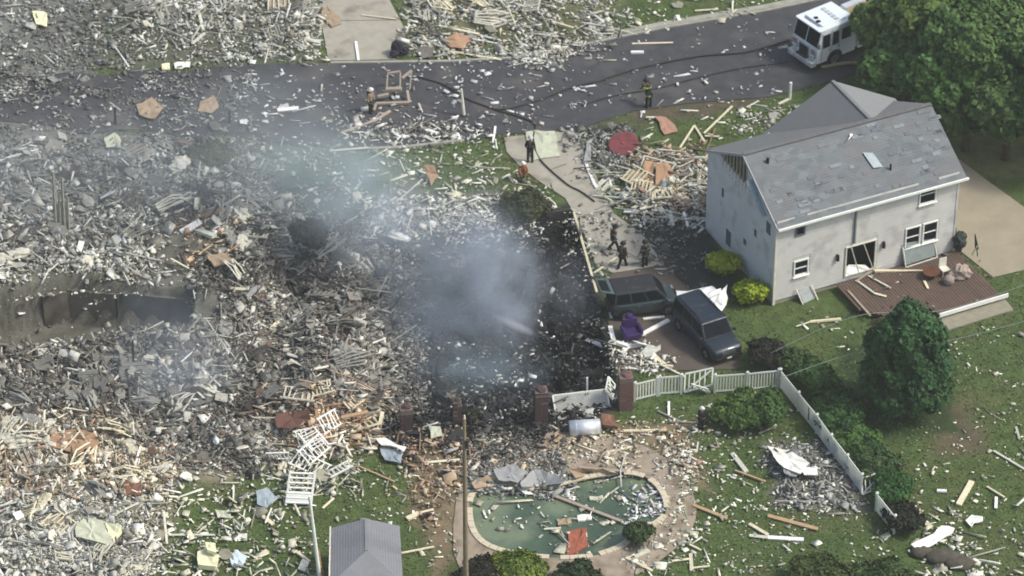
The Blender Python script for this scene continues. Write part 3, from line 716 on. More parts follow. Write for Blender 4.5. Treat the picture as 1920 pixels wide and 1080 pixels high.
# wrecked white railing pile
def railing(t, o, rot, L, H, n):
    o = Vector(o); r = Euler(rot).to_matrix()
    MB().bar(o, o + r @ Vector((L, 0, 0)), .09, .06).build('rail', m_white, t); MB().bar(o + r @ Vector((0, 0, H)), o + r @ Vector((L, 0, H)), .09, .06).build('rail', m_white, t)
    for k in range(n):
        x = L * (k + .5) / n; MB().bar(o + r @ Vector((x, 0, .02)), o + r @ Vector((x + random.uniform(-.06, .06), random.uniform(-.05, .05), H)), .06, .04).build('baluster', m_white, t)
for (px, py, rz, rr, L, n, lab) in [(600, 850, 0, (R(-60), 0, R(20)), 2.4, 9, 'white balustrade splayed flat like ribs beside the orange boards'),
                               (578, 872, 0, (R(-75), R(10), R(-25)), 2.2, 8, 'tangled white balustrade at the middle of the white wreckage'),
                               (610, 878, 0, (R(-50), R(-8), R(50)), 1.8, 7, 'small white balustrade pointing up right out of the white wreckage'),
                               (590, 835, 0, (R(-80), 0, R(-60)), 1.8, 7, 'white balustrade lying crosswise at the top of the white wreckage')]:
    t = thing('balustrade', px, py, 0, rz, lab, 'balustrade', 'white balustrades thrown in a pile'); t.location.z = hz(t.location.x, t.location.y) + .35
    railing(t, (-L / 2, -.2, 0), rr, L, .95, n)
for (px, py, rz, L, lab, rr) in [(630, 832, .6, 1.5, 'short white balustrade nearest the orange heap', (R(-40), R(5), R(15))), (640, 862, 2.2, 1.4, 'short white balustrade at the right tip of the wreckage', (R(-70), R(15), R(80))), (560, 860, 1.0, 1.3, 'short white balustrade at the left of the wreckage', (R(-30), R(5), R(120)))]:
    t = thing('balustrade', px, py, 0, rz, lab, 'balustrade', 'white balustrades thrown in a pile'); t.location.z = hz(t.location.x, t.location.y) + .4
    railing(t, (-L / 2, 0, 0), rr, L, .9, 6)
for k in range(14):
    x_, y_ = random.gauss(602, 26), random.gauss(856, 22); a_ = random.uniform(-.4, 1.9); l_ = random.uniform(10, 26)
    stick('loose_baluster', (x_, y_), (x_ + l_ * math.cos(a_), y_ - l_ * math.sin(a_) * .7), random.uniform(.07, .12), .05, m_white, '%s loose white baluster %s, %s part of the wrecked balustrade pile' % (('short', 'medium', 'long')[int((l_ - 10) / 5.4)], 'lying level' if a_ < .3 else 'slanting up right' if a_ < 1.1 else 'nearly upright', ('lower ' if y_ > 856 else 'upper ') + ('left' if x_ < 585 else 'middle' if x_ < 620 else 'right')), 'baluster', 'loose white balusters', z1=None)
t = thing('stair_section', 562, 950, 0, R(-4), 'white open-tread stair section standing below the wrecked balustrades', 'stairs'); t.location.z = hz(t.location.x, t.location.y)
for x in (-.75, .6): MB().bar((x, 0, 0.05), (x + .15, 1.2, 1.5), .1, .14).build('stringer', m_white, t)
for k in range(7): f = (k + .5) / 7; MB().bar((-.75 + .15 * f, 1.2 * f, .12 + 1.42 * f), (.6 + .15 * f, 1.2 * f, .12 + 1.42 * f), .16 if k < 3 else .11, .05).build('tread', m_white, t)
MB().poly([(-.7, .02, .18), (.58, .02, .18), (.62, .35, .6), (-.66, .35, .6)], .03).build('riser_panel', m_white, t)

# garden shed
def shed():
    x0, y0 = GP(622, 988, 2.3); x1, y1 = GP(748, 980, 2.3); w = float(x1 - x0) + .1; L = 4.6
    t = empty('garden_shed', (float(x0 + x1) / 2 - .0, float(y0), 0), R(2.5), 'grey hip-roofed garden shed at the bottom edge left of the pole', 'shed')
    hw = w / 2; H = 2.3; Rz = 2.85
    MB().box((0, -L / 2, H / 2), (w - .4, L - .4, H)).build('wall', M('shed_wall', S(150, 148, 138), .8), t)
    E = [(-hw, 0, H), (hw, 0, H), (hw + .08, -L, H), (-hw - .08, -L, H)]; A = (0.05, .02, Rz); B = (0.05, -L + 2.0, Rz)
    def sl(name, pts, mat):
        pts = [Vector(p) for p in pts]; mb = MB(); mb.poly(pts, .06)
        return mb.build(name, mat, t)
    sl('roof', [E[0], A, B, E[3]], M('shed_roof_shaded', S(118, 120, 123), .95, var=.07, bump=.2)); sl('roof', [A, E[1], E[2], B], M('shed_roof_sunlit', S(128, 130, 133), .95, var=.07, bump=.2)); sl('roof', [E[3], B, E[2]], m_shed)  # darker left, lighter right: sun and shade painted into the same shingle
    MB().add([E[0], E[1], A, (-hw, -.1, H), (hw, -.1, H), (0.05, -.1, Rz)], [(0, 1, 2), (5, 4, 3)]).build('gable_end', M('shed_wall', S(150, 148, 138), .8), t)
    sc_ = MB()
    for P0, P1, Q0, Q1 in ((A, B, E[0], E[3]), (A, B, E[1], E[2])):
        P0, P1, Q0, Q1 = map(Vector, (P0, P1, Q0, Q1))
        for k in range(1, 13): f = k / 13; sc_.bar(P0.lerp(Q0, f), P1.lerp(Q1, f), .03, .012)
    o_ = sc_.build('shingle_course', m_shed, t); o_['kind'] = 'stuff'
    MB().bar(A, B, .16, .05).build('ridge_cap', m_shed, t)
    MB().bar((-hw - .02, .05, H + .0), (-hw - .1, -L, H + .0), .07, .14).build('fascia', m_trimd, t)
shed()
# poles
t = thing('utility_pole', 874, 1110, 0, 0, 'tall weathered wooden utility pole rising from the bottom edge', 'pole')
top = 11.6; MB().tube((0, 0, -.3), (-.02, 0, top), .15, .09, 12).build('pole', m_wood, t); MB().tube((0, 0, top), (0, 0, top + .2), .06, .04).build('pin', m_trimd, t)
MB().box((0.1, -.1, top - 1.6), (.16, .1, .5)).build('bracket', m_soot, t)
t = thing('flagpole', 604, 1120, 0, 0, 'slender white pole rising from the bottom edge beside the shed', 'pole')
q = G(580, 930, 6.8) - t.location; MB().tube((0, 0, 0), q, .12, .07, 10).build('pole', m_white, t)
MB().bar((.15, 0, 0), (-.1, .4, 3.0), .18, .05, .2).build('split_base', M('torn_wood', S(168, 132, 92), .9), t)
MB().bar((.5, 0, 0), (.0, .2, 2.0), .14, .05, .2).build('split_base', M('torn_wood', S(168, 132, 92), .9), t)
t = thing('street_post', 870, 217, 0.03, 0, 'pale leaning post standing alone on the road', 'post')
q = G(865, 167, 1.9) - t.location; MB().tube((0, 0, 0), q, .11, .07, 8).build('post', m_trimd, t); MB().tube((0, 0, 0), (0, 0, .08), .2, .15, 10).build('foot', m_soot, t)
t = thing('white_marker_post', 1481, 186, 0.03, 0, 'bright white marker post upright beside the road near the grey roof', 'post')
MB().tube((0, 0, 0), (0, 0, 1.25), .09, .09, 8).build('post', m_white, t); MB().bar((0, 0, .06), (-.75, -.65, .05), .14, .1).build('fallen_arm', m_trimd, t)
t = thing('standing_column', 118, 452, 0, 0, 'splintered pale wall corner left standing in the grey rubble', 'wall remnant'); t.location.z = hz(t.location.x, t.location.y)
for k, (x, hh) in enumerate(((-.35, 4.0), (-.1, 2.6), (.15, 3.6), (.4, 2.2))): MB().bar((x, 0, 0), (x + .08, .1, hh), .2, .1, .6).build('stud', M('pale_stud', S(158, 156, 142), .9, var=.25), t)
MB().box((0, .1, .9), (.9, .05, 1.6)).build('panel', M('grey_drywall', S(150, 150, 142), .9), t)
for px, py, hh, lab in ((806, 672, 1.1, 'short charred post upright in the smoking basement'), (818, 680, 1.7, 'tall charred post upright in the smoking basement'), (252, 712, 2.2, 'thin dark post upright in the left rubble'), (216, 232, 1.3, 'black stub post in the rubble below the left road'), (430, 230, 1.0, 'second black stub post further right by the left road')):
    t = thing('charred_post', px, py, 0, random.random(), lab, 'post'); t.location.z = hz(t.location.x, t.location.y) - .1
    MB().bar((0, 0, 0), (.06, 0, hh), .2, .14, .6).build('post', m_black, t)
# ------------------------------------------------------------------ vehicles
def wheel(t, x, y, r, w, side):
    m = MB(); m.tube((x, y - w / 2, r), (x, y + w / 2, r), r, n=20); wo = m.build('wheel', m_black, t)
    yy = y + side * (w / 2 + .005)
    MB().tube((x, yy - side * .02, r), (x, yy, r), r * .6, n=16).build('rim', M('rim', S(120, 124, 128), .4, .6), wo)
    MB().tube((x, yy, r), (x, yy + side * .02, r), r * .18, n=10).build('hub', m_soot, wo)
def car(name, loc, rz, L, W, H, paint, label, kind, roofmat=None):
    t = empty(name, loc, rz, label, 'car' if kind == 'suv' else 'minivan')
    roofmat = roofmat or paint; hl = L / 2; belt = H * .58
    def ring(x, zb, zt, wb, wm, wt):
        h = [(wb * .92, zb), (wb, zb + .08), (wm, zb + (zt - zb) * .45), (wm * .99, zb + (zt - zb) * .8), (wt, zt - .03), (wt * .9, zt)]
        return [Vector((x, y, z)) for y, z in h] + [Vector((x, -y, z)) for y, z in reversed(h)]
    w = W / 2
    if kind == 'suv': prof = [(-hl, .42, belt * .92, .86), (-hl + .08, .3, belt, .95), (-hl + .5, .28, belt, 1), (-.3, .28, belt, 1), (hl - 1.35, .28, belt, 1), (hl - 1.1, .28, belt - .03, .99), (hl - .3, .3, belt - .14, .95), (hl - .06, .36, belt - .24, .88), (hl, .45, belt - .35, .8)]
    else: prof = [(-hl, .42, belt * .95, .88), (-hl + .06, .3, belt, .96), (-hl + .4, .27, belt, 1), (0, .27, belt, 1), (hl - 1.0, .27, belt, 1), (hl - .75, .27, belt - .06, .98), (hl - .25, .3, belt - .22, .92), (hl, .42, belt - .4, .8)]
    b = MB(); b.loft([ring(x, zb, zt, w * k * .96, w * k, w * k * .95) for x, zb, zt, k in prof]); b.build('body', paint, t, True)
    # greenhouse
    x_r0, x_r1 = (-hl + .04, -hl + .16); x_f0, x_f1 = ((hl - 1.15, hl - 1.72) if kind == 'suv' else (hl - .7, hl - 1.35))
    wb, wt = w * .95, w * .84
    B = [(x_r0, -wb), (x_f0, -wb), (x_f0, wb), (x_r0, wb)]; T_ = [(x_r1, -wt), (x_f1, -wt), (x_f1, wt), (x_r1, wt)]
    bz, tz = belt - .01, H - .05
    g = MB(); g.add([(p[0], p[1], bz) for p in B] + [(p[0], p[1], tz) for p in T_], [(0, 1, 5, 4), (1, 2, 6, 5), (2, 3, 7, 6), (3, 0, 4, 7), (4, 5, 6, 7)])
    g.build('cabin', paint, t, bevel=.04)
    rf = MB(); rr = [(x_r1 - .05, wt * .9), (x_r1 + .15, wt), (x_f1 - .2, wt), (x_f1 + .02, wt * .92)]
    ring2 = [Vector((x, y, tz)) for x, y in rr] + [Vector((x, -y, tz)) for x, y in reversed(rr)]
    ring3 = [Vector((v.x * .97, v.y * .86, H)) for v in ring2]
    rf.loft([ring2, ring3]); rf.build('roof', roofmat, t, bevel=.03)
    def quad(p00, p10, p11, p01, n_, name, m=m_glass):
        P = [Vector(p) for p in (p00, p10, p11, p01)]; c = sum(P, Vector()) / 4; P = [c + (p - c) * 1 for p in P]; nn = Vector(n_).normalized() * .012
        MB().add([p + nn for p in P] + [p - nn * 2 for p in P], [(0, 1, 2, 3), (7, 6, 5, 4), (0, 4, 5, 1), (1, 5, 6, 2), (2, 6, 7, 3), (3, 7, 4, 0)]).build(name, m, t)
    def sidep(f0, f1, zf0, zf1, s_):
        def P(f, zf): xb = x_r0 + (x_f0 - x_r0) * f; xt = x_r1 + (x_f1 - x_r1) * f; y = (wb + (wt - wb) * zf) * s_; return (xb + (xt - xb) * zf, y, bz + (tz - bz) * zf)
        return P(f0, zf0), P(f1, zf0), P(f1, zf1), P(f0, zf1)
    for s_ in (-1, 1):
        for f0, f1 in ((.04, .32), (.35, .63), (.66, .95)): quad(*sidep(f0, f1, .1, .9, s_), (0, s_, .25), 'side_window')
        MB().box((x_f0 - .15, s_ * (w + .1), bz + .08), (.14, .2, .14)).build('mirror', paint, t, bevel=.02)
        for x in (-L * .12, L * .12): MB().box((x, s_ * (w * .985), belt - .18), (.16, .03, .03)).build('door_handle', m_chrome, t)
    def endp(f, zf, front):
        xb, xt = (x_f0, x_f1) if front else (x_r0, x_r1); y = (wb + (wt - wb) * zf) * f; return (xb + (xt - xb) * zf, y, bz + (tz - bz) * zf)
    quad(endp(-.9, .06, True), endp(.9, .06, True), endp(.88, .93, True), endp(-.88, .93, True), (1, 0, .7), 'windscreen')
    if kind == 'suv': quad(endp(-.85, .1, False), endp(.85, .1, False), endp(.85, .9, False), endp(-.85, .9, False), (-1, 0, .3), 'rear_window')
    r = .37 if kind == 'suv' else .34
    for x in (-L * .31, L * .32):
        for s_ in (-1, 1):
            MB().tube((x, s_ * (w - .18), r + .02), (x, s_ * (w + .008), r + .02), r + .09, n=18).build('wheel_arch', m_black, t)
            wheel(t, x, s_ * (w - .1), r, .24, s_)
    for s_ in (-1, 1):
        MB().box((hl - .12, s_ * w * .68, belt - .36), (.16, .34, .16)).build('headlight', m_chrome, t, bevel=.03)
        MB().box((-hl + .03, s_ * w * .82, belt - .1), (.08, .16, .3)).build('tail_light', M('tail_light', S(120, 24, 22), .3), t)
    MB().box((hl - .02, 0, belt - .42), (.08, W * .42, .2)).build('grille', m_chrome if kind == 'suv' else m_black, t)
    MB().box((hl + .02, 0, .42), (.14, W * .86, .16)).build('bumper', m_soot if kind != 'suv' else m_black, t, bevel=.03)
    MB().box((-hl - .02, 0, .45), (.12, W * .86, .18)).build('bumper', m_soot, t, bevel=.03)
    MB().box((hl + .1, 0, .42), (.02, .3, .1)).build('number_plate', m_trimd, t)
    if kind == 'suv':
        for s_ in (-1, 1): MB().bar((x_r1 + .3, s_ * wt * .8, H + .05), (x_f1 - .5, s_ * wt * .8, H + .05), .04, .04).build('roof_rail', m_soot, t)
    return t
p_suv = M('dark_blue_grey_paint', S(38, 48, 58), .35, .2, var=.1, coat=.3, scale=.8, dirt=(S(96, 96, 92), 2.2, .56, .35))
p_van = M('green_grey_paint', S(54, 66, 70), .4, .2, var=.1, coat=.2, dirt=(S(100, 98, 92), 2.5, .55, .45))
p_vanroof = M('dark_van_roof', S(40, 41, 46), .7, var=.2, dirt=(S(84, 80, 76), 2.5, .56, .4))
suv = car('parked_suv', G(1325, 637, .03), R(-62), 4.9, 2.0, 1.92, p_suv, 'dark blue-grey SUV with roof rails parked facing the white fence', 'suv')
van = car('parked_minivan', G(1205, 578, .03), R(13), 4.0, 1.9, 1.9, p_van, 'dark minivan with its rear hatch raised, parked at the basement edge', 'van', p_vanroof)
hb = MB(); hb.poly([(-1.85, -.74, 1.84), (-1.85, .74, 1.84), (-2.7, .68, 2.1), (-2.7, -.68, 2.1)], .06); hh_ = hb.build('rear_hatch', M('hatch_panel', S(72, 86, 90), .4), van, label='raised rear hatch')
MB().poly([(-2.1, -.55, 1.95), (-2.1, .55, 1.95), (-2.62, .5, 2.105), (-2.62, -.5, 2.105)], .02).build('hatch_glass', m_glass, hh_)
MB().box((-1.98, 0, 1.2), (.06, 1.5, 1.0)).build('cargo_shade_panel', m_dark, van)  # near-black panel paints in the shade of the open cargo space

def fire_engine():
    W = 2.45; H = 2.95
    a = G(1535, 63, H); hd = R(36)   # rear direction
    u = Vector((math.cos(hd), math.sin(hd), 0)); r = Vector((math.sin(hd), -math.cos(hd), 0))
    o = Vector((a.x, a.y, 0)) - r * W / 2
    t = empty('fire_engine', (o.x, o.y, .025), hd, 'white fire engine with long cab and chrome bumper parked on the road by the trees', 'fire engine')
    wm = M('white_truck_paint', S(222, 230, 232), .35, var=.04, coat=.4); wm2 = M('silver_truck_panel', S(178, 182, 184), .35, .3, var=.1)
    w = W / 2   # local x: 0 front, + backwards ; y: +- width
    def ring(x, zb, zt, ww, rt=.12): return [Vector((x, y, z)) for y, z in ((-ww, zb), (-ww, zt - rt), (-ww + rt, zt), (ww - rt, zt), (ww, zt - rt), (ww, zb))]
    c = MB(); c.loft([ring(-.02, .62, 1.5, w * .97), ring(.0, .6, 1.72, w), ring(.28, .58, H - .06, w * .985), ring(.5, .58, H, w), ring(3.1, .58, H, w), ring(3.15, .58, H - .06, w * .98)]); c.build('cab', wm, t, bevel=.03)
    rl = MB(); rl.loft([[Vector((x, y, z)) for x, y in ((.1, -w * .95), (.2, -w - .02), (3.1, -w - .02), (3.1, w + .02), (.2, w + .02), (.1, w * .95))] for z in (H - .06, H + .03)]); rl.build('roof_lip', wm, t, bevel=.03)
    MB().box((1.75, 0, H + .07), (2.3, W * .72, .12)).build('raised_roof', wm, t, bevel=.06)
    MB().tube((.75, -.28, H + .04), (.75, -.28, H + .15), .16, n=14).tube((.9, .14, H + .04), (.9, .14, H + .15), .16, n=14).bar((.72, -.3, H + .1), (.92, .16, H + .1), .16, .05).build('roof_horn', m_black, t)
    for k in range(5): MB().box((1.9 + .02 * k, -.7 + .34 * k, H + .15), (.3, .24, .05)).build('roof_vent', M('roof_vent', S(170, 178, 180), .6), t, bevel=.02)
    # windscreen in two panes
    def fr(y, f, o_=.012): x = .0 + .28 * f; z = 1.72 + (H - .06 - 1.72) * f; return Vector((x - o_, y, z + o_ * .3))
    for y0, y1 in ((-w * .93, -.04), (.04, w * .93)):
        P = [fr(y0, .04), fr(y1, .04), fr(y1, .9), fr(y0, .9)]
        MB().add(P + [p + Vector((.04, 0, 0)) for p in P], [(0, 1, 2, 3), (7, 6, 5, 4), (0, 4, 5, 1), (1, 5, 6, 2), (2, 6, 7, 3), (3, 7, 4, 0)]).build('windscreen', m_glass, t)
    for y in (-.5, .5): MB().bar(fr(y, .05, .03), fr(y + .25, .7, .03), .03, .02).build('wiper', m_black, t)
    for s_ in (-1, 1):
        for x0, x1, z0 in ((.42, 1.0, 1.62), (1.22, 1.72, 1.6), (1.95, 2.75, 1.75)):
            MB().box(((x0 + x1) / 2, s_ * (w + .003), (z0 + 2.58) / 2), (x1 - x0, .02, 2.58 - z0)).build('side_window', m_glass, t)
        for x0, x1 in ((.36, 1.06), (1.16, 1.8)):
            d = MB()
            for xx in (x0, x1): d.box((xx, s_ * (w + .004), 1.75), (.02, .012, 2.0))
            d.build('door_seam', m_soot, t)
            MB().box((x1 - .1, s_ * (w + .02), 1.4), (.14, .04, .05)).build('door_handle', m_chrome, t)
        MB().tube((.95, s_ * (w - .3), .58), (.95, s_ * (w + .012), .58), .66, n=22).build('wheel_arch', m_black, t) if False else None
        MB().tube((1.45, s_ * (w - .3), .55), (1.45, s_ * (w + .01), .55), .64, n=22).build('wheel_arch', m_black, t)
        wheel(t, 1.45, s_ * (w - .12), .52, .32, s_); wheel(t, 6.6, s_ * (w - .12), .52, .32, s_)
        MB().tube((6.6, s_ * (w - .3), .55), (6.6, s_ * (w + .03), .55), .64, n=22).build('wheel_arch', m_black, t)
        MB().box((-.12, s_ * (w + .22), 2.1), (.12, .2, .42)).build('mirror', m_chrome, t, bevel=.03); MB().bar((.1, s_ * w, 2.35), (-.1, s_ * (w + .2), 2.3), .03, .03).build('mirror_arm', m_chrome, t)
        MB().box((-.08, s_ * .9, 1.15), (.14, .42, .34)).build('headlight_bezel', m_chrome, t, bevel=.02)
        for k in (-.1, .1): MB().tube((-.14, s_ * .9 + k, 1.15), (-.17, s_ * .9 + k, 1.15), .085, n=12).build('headlight', m_white, t)
        MB().box((-.1, s_ * .92, 1.48), (.1, .36, .14)).build('warning_light', M('amber_grey', S(160, 120, 110), .3), t)
        for k in range(4):
            MB().box((3.5 + 1.25 * k + .6, s_ * (w + .012), 1.55 if k != 2 else 1.9), (1.15, .03, 1.5 if k != 2 else .8)).build('locker_shutter', wm2, t)
    MB().box((-.07, 0, 1.1), (.12, .95, .95)).build('grille_frame', m_chrome, t, bevel=.02); gr = MB().box((-.14, 0, 1.12), (.04, .74, .78)).build('grille', m_dark, t)
    for k in range(4): MB().box((-.165, 0, .84 + .18 * k), (.02, .72, .03)).build('grille_bar', m_soot, t)
    MB().box((-.22, 0, .62), (.42, W * .98, .36)).build('bumper', M('bright_bumper', S(196, 196, 194), .35, .3, var=.15), t, bevel=.05)
    MB().box((-.24, 0, .815), (.3, 1.0, .05)).build('bumper_tray', m_soot, t)
    for y in (-.75, .75): MB().tube((-.46, y, .64), (-.42, y, .64), .11, n=12).build('bumper_light', m_trimd, t)
    MB().box((5.9, 0, 1.45), (5.0, W, 1.75)).build('rear_body', wm, t, bevel=.04)
    MB().box((5.9, 0, .55), (5.0, W * .7, .3)).build('chassis', m_black, t); MB().box((3.27, 0, 1.2), (.24, W * .9, 1.1)).build('pump_panel', m_steel, t)
    MB().box((5.6, 0, 2.36), (4.2, 1.2, .16)).build('hose_bed', M('hose', S(150, 140, 110), .9), t)
    MB().bar((3.8, .85, 2.5), (7.9, .85, 2.5), .45, .12).build('ladder', m_steel, t)
    lb = MB().box((.6, 0, H + .1), (.26, 1.5, .02)).build('light_bar_base', m_chrome, t)
fire_engine()

# ------------------------------------------------------------------ people
skin_m = M('skin', S(150, 110, 90), .6)
def skin_mesh(name, joints, edges, radii, mat, parent, sub=1, root=0):
    me = bpy.data.meshes.new(name); me.from_pydata(joints, edges, []); me.materials.append(mat)
    o = bpy.data.objects.new(name, me); COL.objects.link(o); o.parent = parent
    sk = o.modifiers.new('skin', 'SKIN'); sk.use_smooth_shade = True
    for i, r in enumerate(radii):
        rr = r if isinstance(r, tuple) else (r, r); me.skin_vertices[0].data[i].radius = rr
        me.skin_vertices[0].data[i].use_root = (i == root)
    s_ = o.modifiers.new('sub', 'SUBSURF'); s_.levels = sub; s_.render_levels = sub
    return o
def person(px, py, rz, label, coat, trous, helmet, pose='stand', z=None, stripes=None, tank=True, hcol=None, h=1.82):
    p = G(px, py); zz = hz(p.x, p.y) if z is None else z; p = G(px, py, zz)
    t = empty('person', p, rz, label, 'person'); k = h / 1.8
    # faces -y locally
    if pose == 'walk': fl, fr_ = (-.12, -.28, .0), (.12, .26, .04); kl, kr = (-.11, -.2, .5), (.11, -.02, .48)
    elif pose == 'kneel': fl, fr_ = (-.14, -.25, .0), (.12, .35, .05); kl, kr = (-.14, -.32, .42), (.12, -.02, .08)
    else: fl, fr_ = (-.13, .0, .0), (.13, .04, .0); kl, kr = (-.12, -.03, .5), (.12, .0, .5)
    hip = .95 if pose != 'kneel' else .52
    lean = {'walk': .06, 'bend': .42, 'kneel': .2}.get(pose, .02); drop = .18 if pose == 'bend' else 0
    pel = (0, 0, hip); wa = (0, -lean * .3, hip + .2); ch = (0, -lean * .8, hip + .43 - drop * .4); nk = (0, -lean, hip + .57 - drop); hd = (0, -lean - .04, hip + .70 - drop); ht = (0, -lean - .05, hip + .8 - drop)
    shl = (-.19, -lean * .95, hip + .5 - drop * .8); shr = (.19, -lean * .95, hip + .5 - drop * .8)
    if pose in ('bend', 'kneel'): el, er = (-.26, -lean - .12, hip + .25 - drop), (.26, -lean - .14, hip + .25 - drop); hl_, hr_ = (-.14, -lean - .34, hip + .12 - drop), (.14, -lean - .36, hip + .1 - drop)
    elif pose == 'hose': el, er = (-.25, -.12, hip + .22), (.25, -.08, hip + .2); hl_, hr_ = (-.05, -.38, hip + .2), (.08, -.26, hip + .1)
    else: el, er = (-.27, .03, hip + .2), (.27, -.02, hip + .2); hl_, hr_ = (-.27, -.08, hip - .03), (.26, -.16, hip + .0)
    K = lambda q: tuple(c * k for c in q)
    lhp, rhp = (-.1, 0, hip - .06), (.1, 0, hip - .06)
    J = [pel, wa, ch, nk, hd, ht, shl, el, hl_, shr, er, hr_, lhp, kl, fl, rhp, kr, fr_]
    toeL = (fl[0], fl[1] - .16, .04); toeR = (fr_[0], fr_[1] - .16, .04)
    J += [toeL, toeR]; J = [(a, b, max(c, .07)) if i in (14, 17) else (a, b, c) for i, (a, b, c) in enumerate(J)]
    E = [(0, 1), (1, 2), (2, 3), (3, 4), (4, 5), (2, 6), (6, 7), (7, 8), (2, 9), (9, 10), (10, 11), (0, 12), (12, 13), (13, 14), (14, 18), (0, 15), (15, 16), (16, 17), (17, 19)]
    r = [(.15, .11), (.14, .1), (.17, .11), .06, .095, .07, .06, .045, .035, .06, .045, .035, .09, .06, .045, .09, .06, .045, .04, .04]
    skin_mesh('body', [K(j) for j in J], E, [tuple(c * k for c in (q if isinstance(q, tuple) else (q, q))) for q in r], skin_m, t)
    cm = coat
    skin_mesh('coat', [K(j) for j in (pel, wa, ch, (nk[0], nk[1], nk[2] - .06), shl, el, tuple(np.array(el) * .15 + np.array(hl_) * .85), shr, er, tuple(np.array(er) * .15 + np.array(hr_) * .85), (0, 0.0, hip - .14))],
              [(0, 1), (1, 2), (2, 3), (2, 4), (4, 5), (5, 6), (2, 7), (7, 8), (8, 9), (0, 10)], [(.19 * k, .14 * k), (.18 * k, .14 * k), (.2 * k, .15 * k), .09 * k, .09 * k, .075 * k, .065 * k, .09 * k, .075 * k, .065 * k, (.2 * k, .15 * k)], cm, t)
    skin_mesh('trousers', [K(j) for j in ((0, 0, hip - .02), lhp, kl, (fl[0], fl[1], .12 + fl[2]), rhp, kr, (fr_[0], fr_[1], .12 + fr_[2]))], [(0, 1), (1, 2), (2, 3), (0, 4), (4, 5), (5, 6)], [(.17 * k, .13 * k), .115 * k, .09 * k, .08 * k, .115 * k, .09 * k, .08 * k], trous, t)
    for f in (fl, fr_): MB().blob(K((f[0], f[1] - .06, .07 + f[2])), (.07 * k, .16 * k, .08 * k), 10, 6).build('boot', m_black, t, True)
    H_ = Vector(K(ht)); 
    if helmet:
        mb = MB(); pts = []
        mb.blob(H_ + Vector((0, 0, .02)), (.14 * k, .17 * k, .12 * k), 12, 8); mb.tube(H_ + Vector((0, .03, -.03)), H_ + Vector((0, .03, -.01)), .19 * k, .17 * k, 14); mb.build('helmet', helmet, t, True)
    else: MB().blob(H_ + Vector((0, .03, -.01)), (.1 * k, .11 * k, .1 * k), 10, 7).build('hair', hcol or m_black, t, True)
    Hc = Vector(K(hd)); MB().add([Hc + Vector((0, -.125, .0)), Hc + Vector((-.015, -.09, -.02)), Hc + Vector((.015, -.09, -.02)), Hc + Vector((0, -.09, .03))], [(0, 1, 2), (0, 2, 3), (0, 3, 1)]).build('nose', skin_m, t)
    for s_ in (-.035, .035): MB().blob(Hc + Vector((s_, -.092, .02)), (.012, .008, .009), 6, 4).build('eye', m_black, t)
    # hands: palm and five fingers
    for e, hn, s_ in ((el, hl_, -1), (er, hr_, 1)):
        e = Vector(K(e)); hn = Vector(K(hn)); d = (hn - e).normalized(); sd = d.cross(Vector((0, 0, 1))); sd = sd.normalized() if sd.length > .1 else Vector((1, 0, 0))
        js = [hn, hn + d * .07]; ed = [(0, 1)]; rd = [.03, .032]
        for q, ln in zip((-.03, -.01, .01, .03), (.06, .075, .07, .05)):
            i = len(js); js += [hn + d * .1 + sd * q, hn + d * (.1 + ln) + sd * q + Vector((0, -.02, -.02))]; ed += [(1, i), (i, i + 1)]; rd += [.01, .009]
        i = len(js); js += [hn + d * .05 - sd * s_ * .045, hn + d * .09 - sd * s_ * .06]; ed += [(0, i), (i, i + 1)]; rd += [.011, .01]
        skin_mesh('glove', [tuple(j) for j in js], ed, rd, m_black, t, 1)
    if tank:
        c = Vector(K(ch)); MB().tube(c + Vector((0, .19, -.22)), c + Vector((0, .17, .18)), .075, n=12).build('air_cylinder', M('air_cylinder', S(70, 70, 60), .5), t)
    if stripes:
        for z_, ww in ((hip - .1, .215), (hip + .32 - drop * .3, .225)):
            cc = Vector(K((0, -lean * (.0 if z_ < hip else .6), z_))); mb = MB()
            R_ = [[cc + Vector((ww * k * math.cos(a), ww * .78 * k * math.sin(a), dz)) for a in [2 * math.pi * i / 14 for i in range(14)]] for dz in (-.05, .05)]
            mb.loft(R_, True); mb.build('reflective_stripe', stripes, t)
        for a, b in ((shl, el), (shr, er)):
            a = Vector(K(a)); b = Vector(K(b)); m_ = a.lerp(b, .6); d = (b - a).normalized() * .03; MB().tube(m_ - d, m_ + d, .1 * k, .098 * k, 12).build('reflective_stripe', stripes, t)
    return t
c_blk = M('black_turnout', S(30, 32, 36), .9, var=.2, scale=8); c_brn = M('brown_turnout', S(88, 70, 54), .9, var=.2, scale=8); c_tan = M('tan_coat', S(140, 126, 106), .9, var=.2); c_ora = M('orange_brown_coat', S(150, 92, 62), .9, var=.25, scale=8)
hi = M('lime_reflective', S(206, 214, 96), .6); hw = M('white_helmet', S(225, 225, 215), .4); hbk = M('black_helmet', S(30, 30, 32), .4); hor = M('orange_helmet', S(170, 96, 60), .5)
person(695, 212, R(60), 'person in tan jacket and white helmet on the road left of the wrecked door frame', c_tan, c_blk, hw, 'stand', tank=True)
person(1216, 202, R(200), 'person in black coat with lime reflective stripes bending on the road', c_blk, c_blk, hbk, 'bend', stripes=hi, tank=True, h=2.0)
person(994, 305, R(170), 'person in all black with pale cap standing on the middle driveway', c_blk, c_blk, M('pale_cap', S(190, 192, 186), .7), 'stand', tank=True, h=1.9)
person(978, 336, R(20), 'person in orange-brown gear crouching at the left edge of the middle driveway', c_ora, c_brn, M('cream_helmet', S(235, 222, 200), .4), 'kneel', tank=False)
person(1166, 503, R(150), 'person in dark maroon gear standing behind the minivan', M('maroon_gear', S(58, 44, 48), .9), c_blk, hbk, 'walk', tank=True)
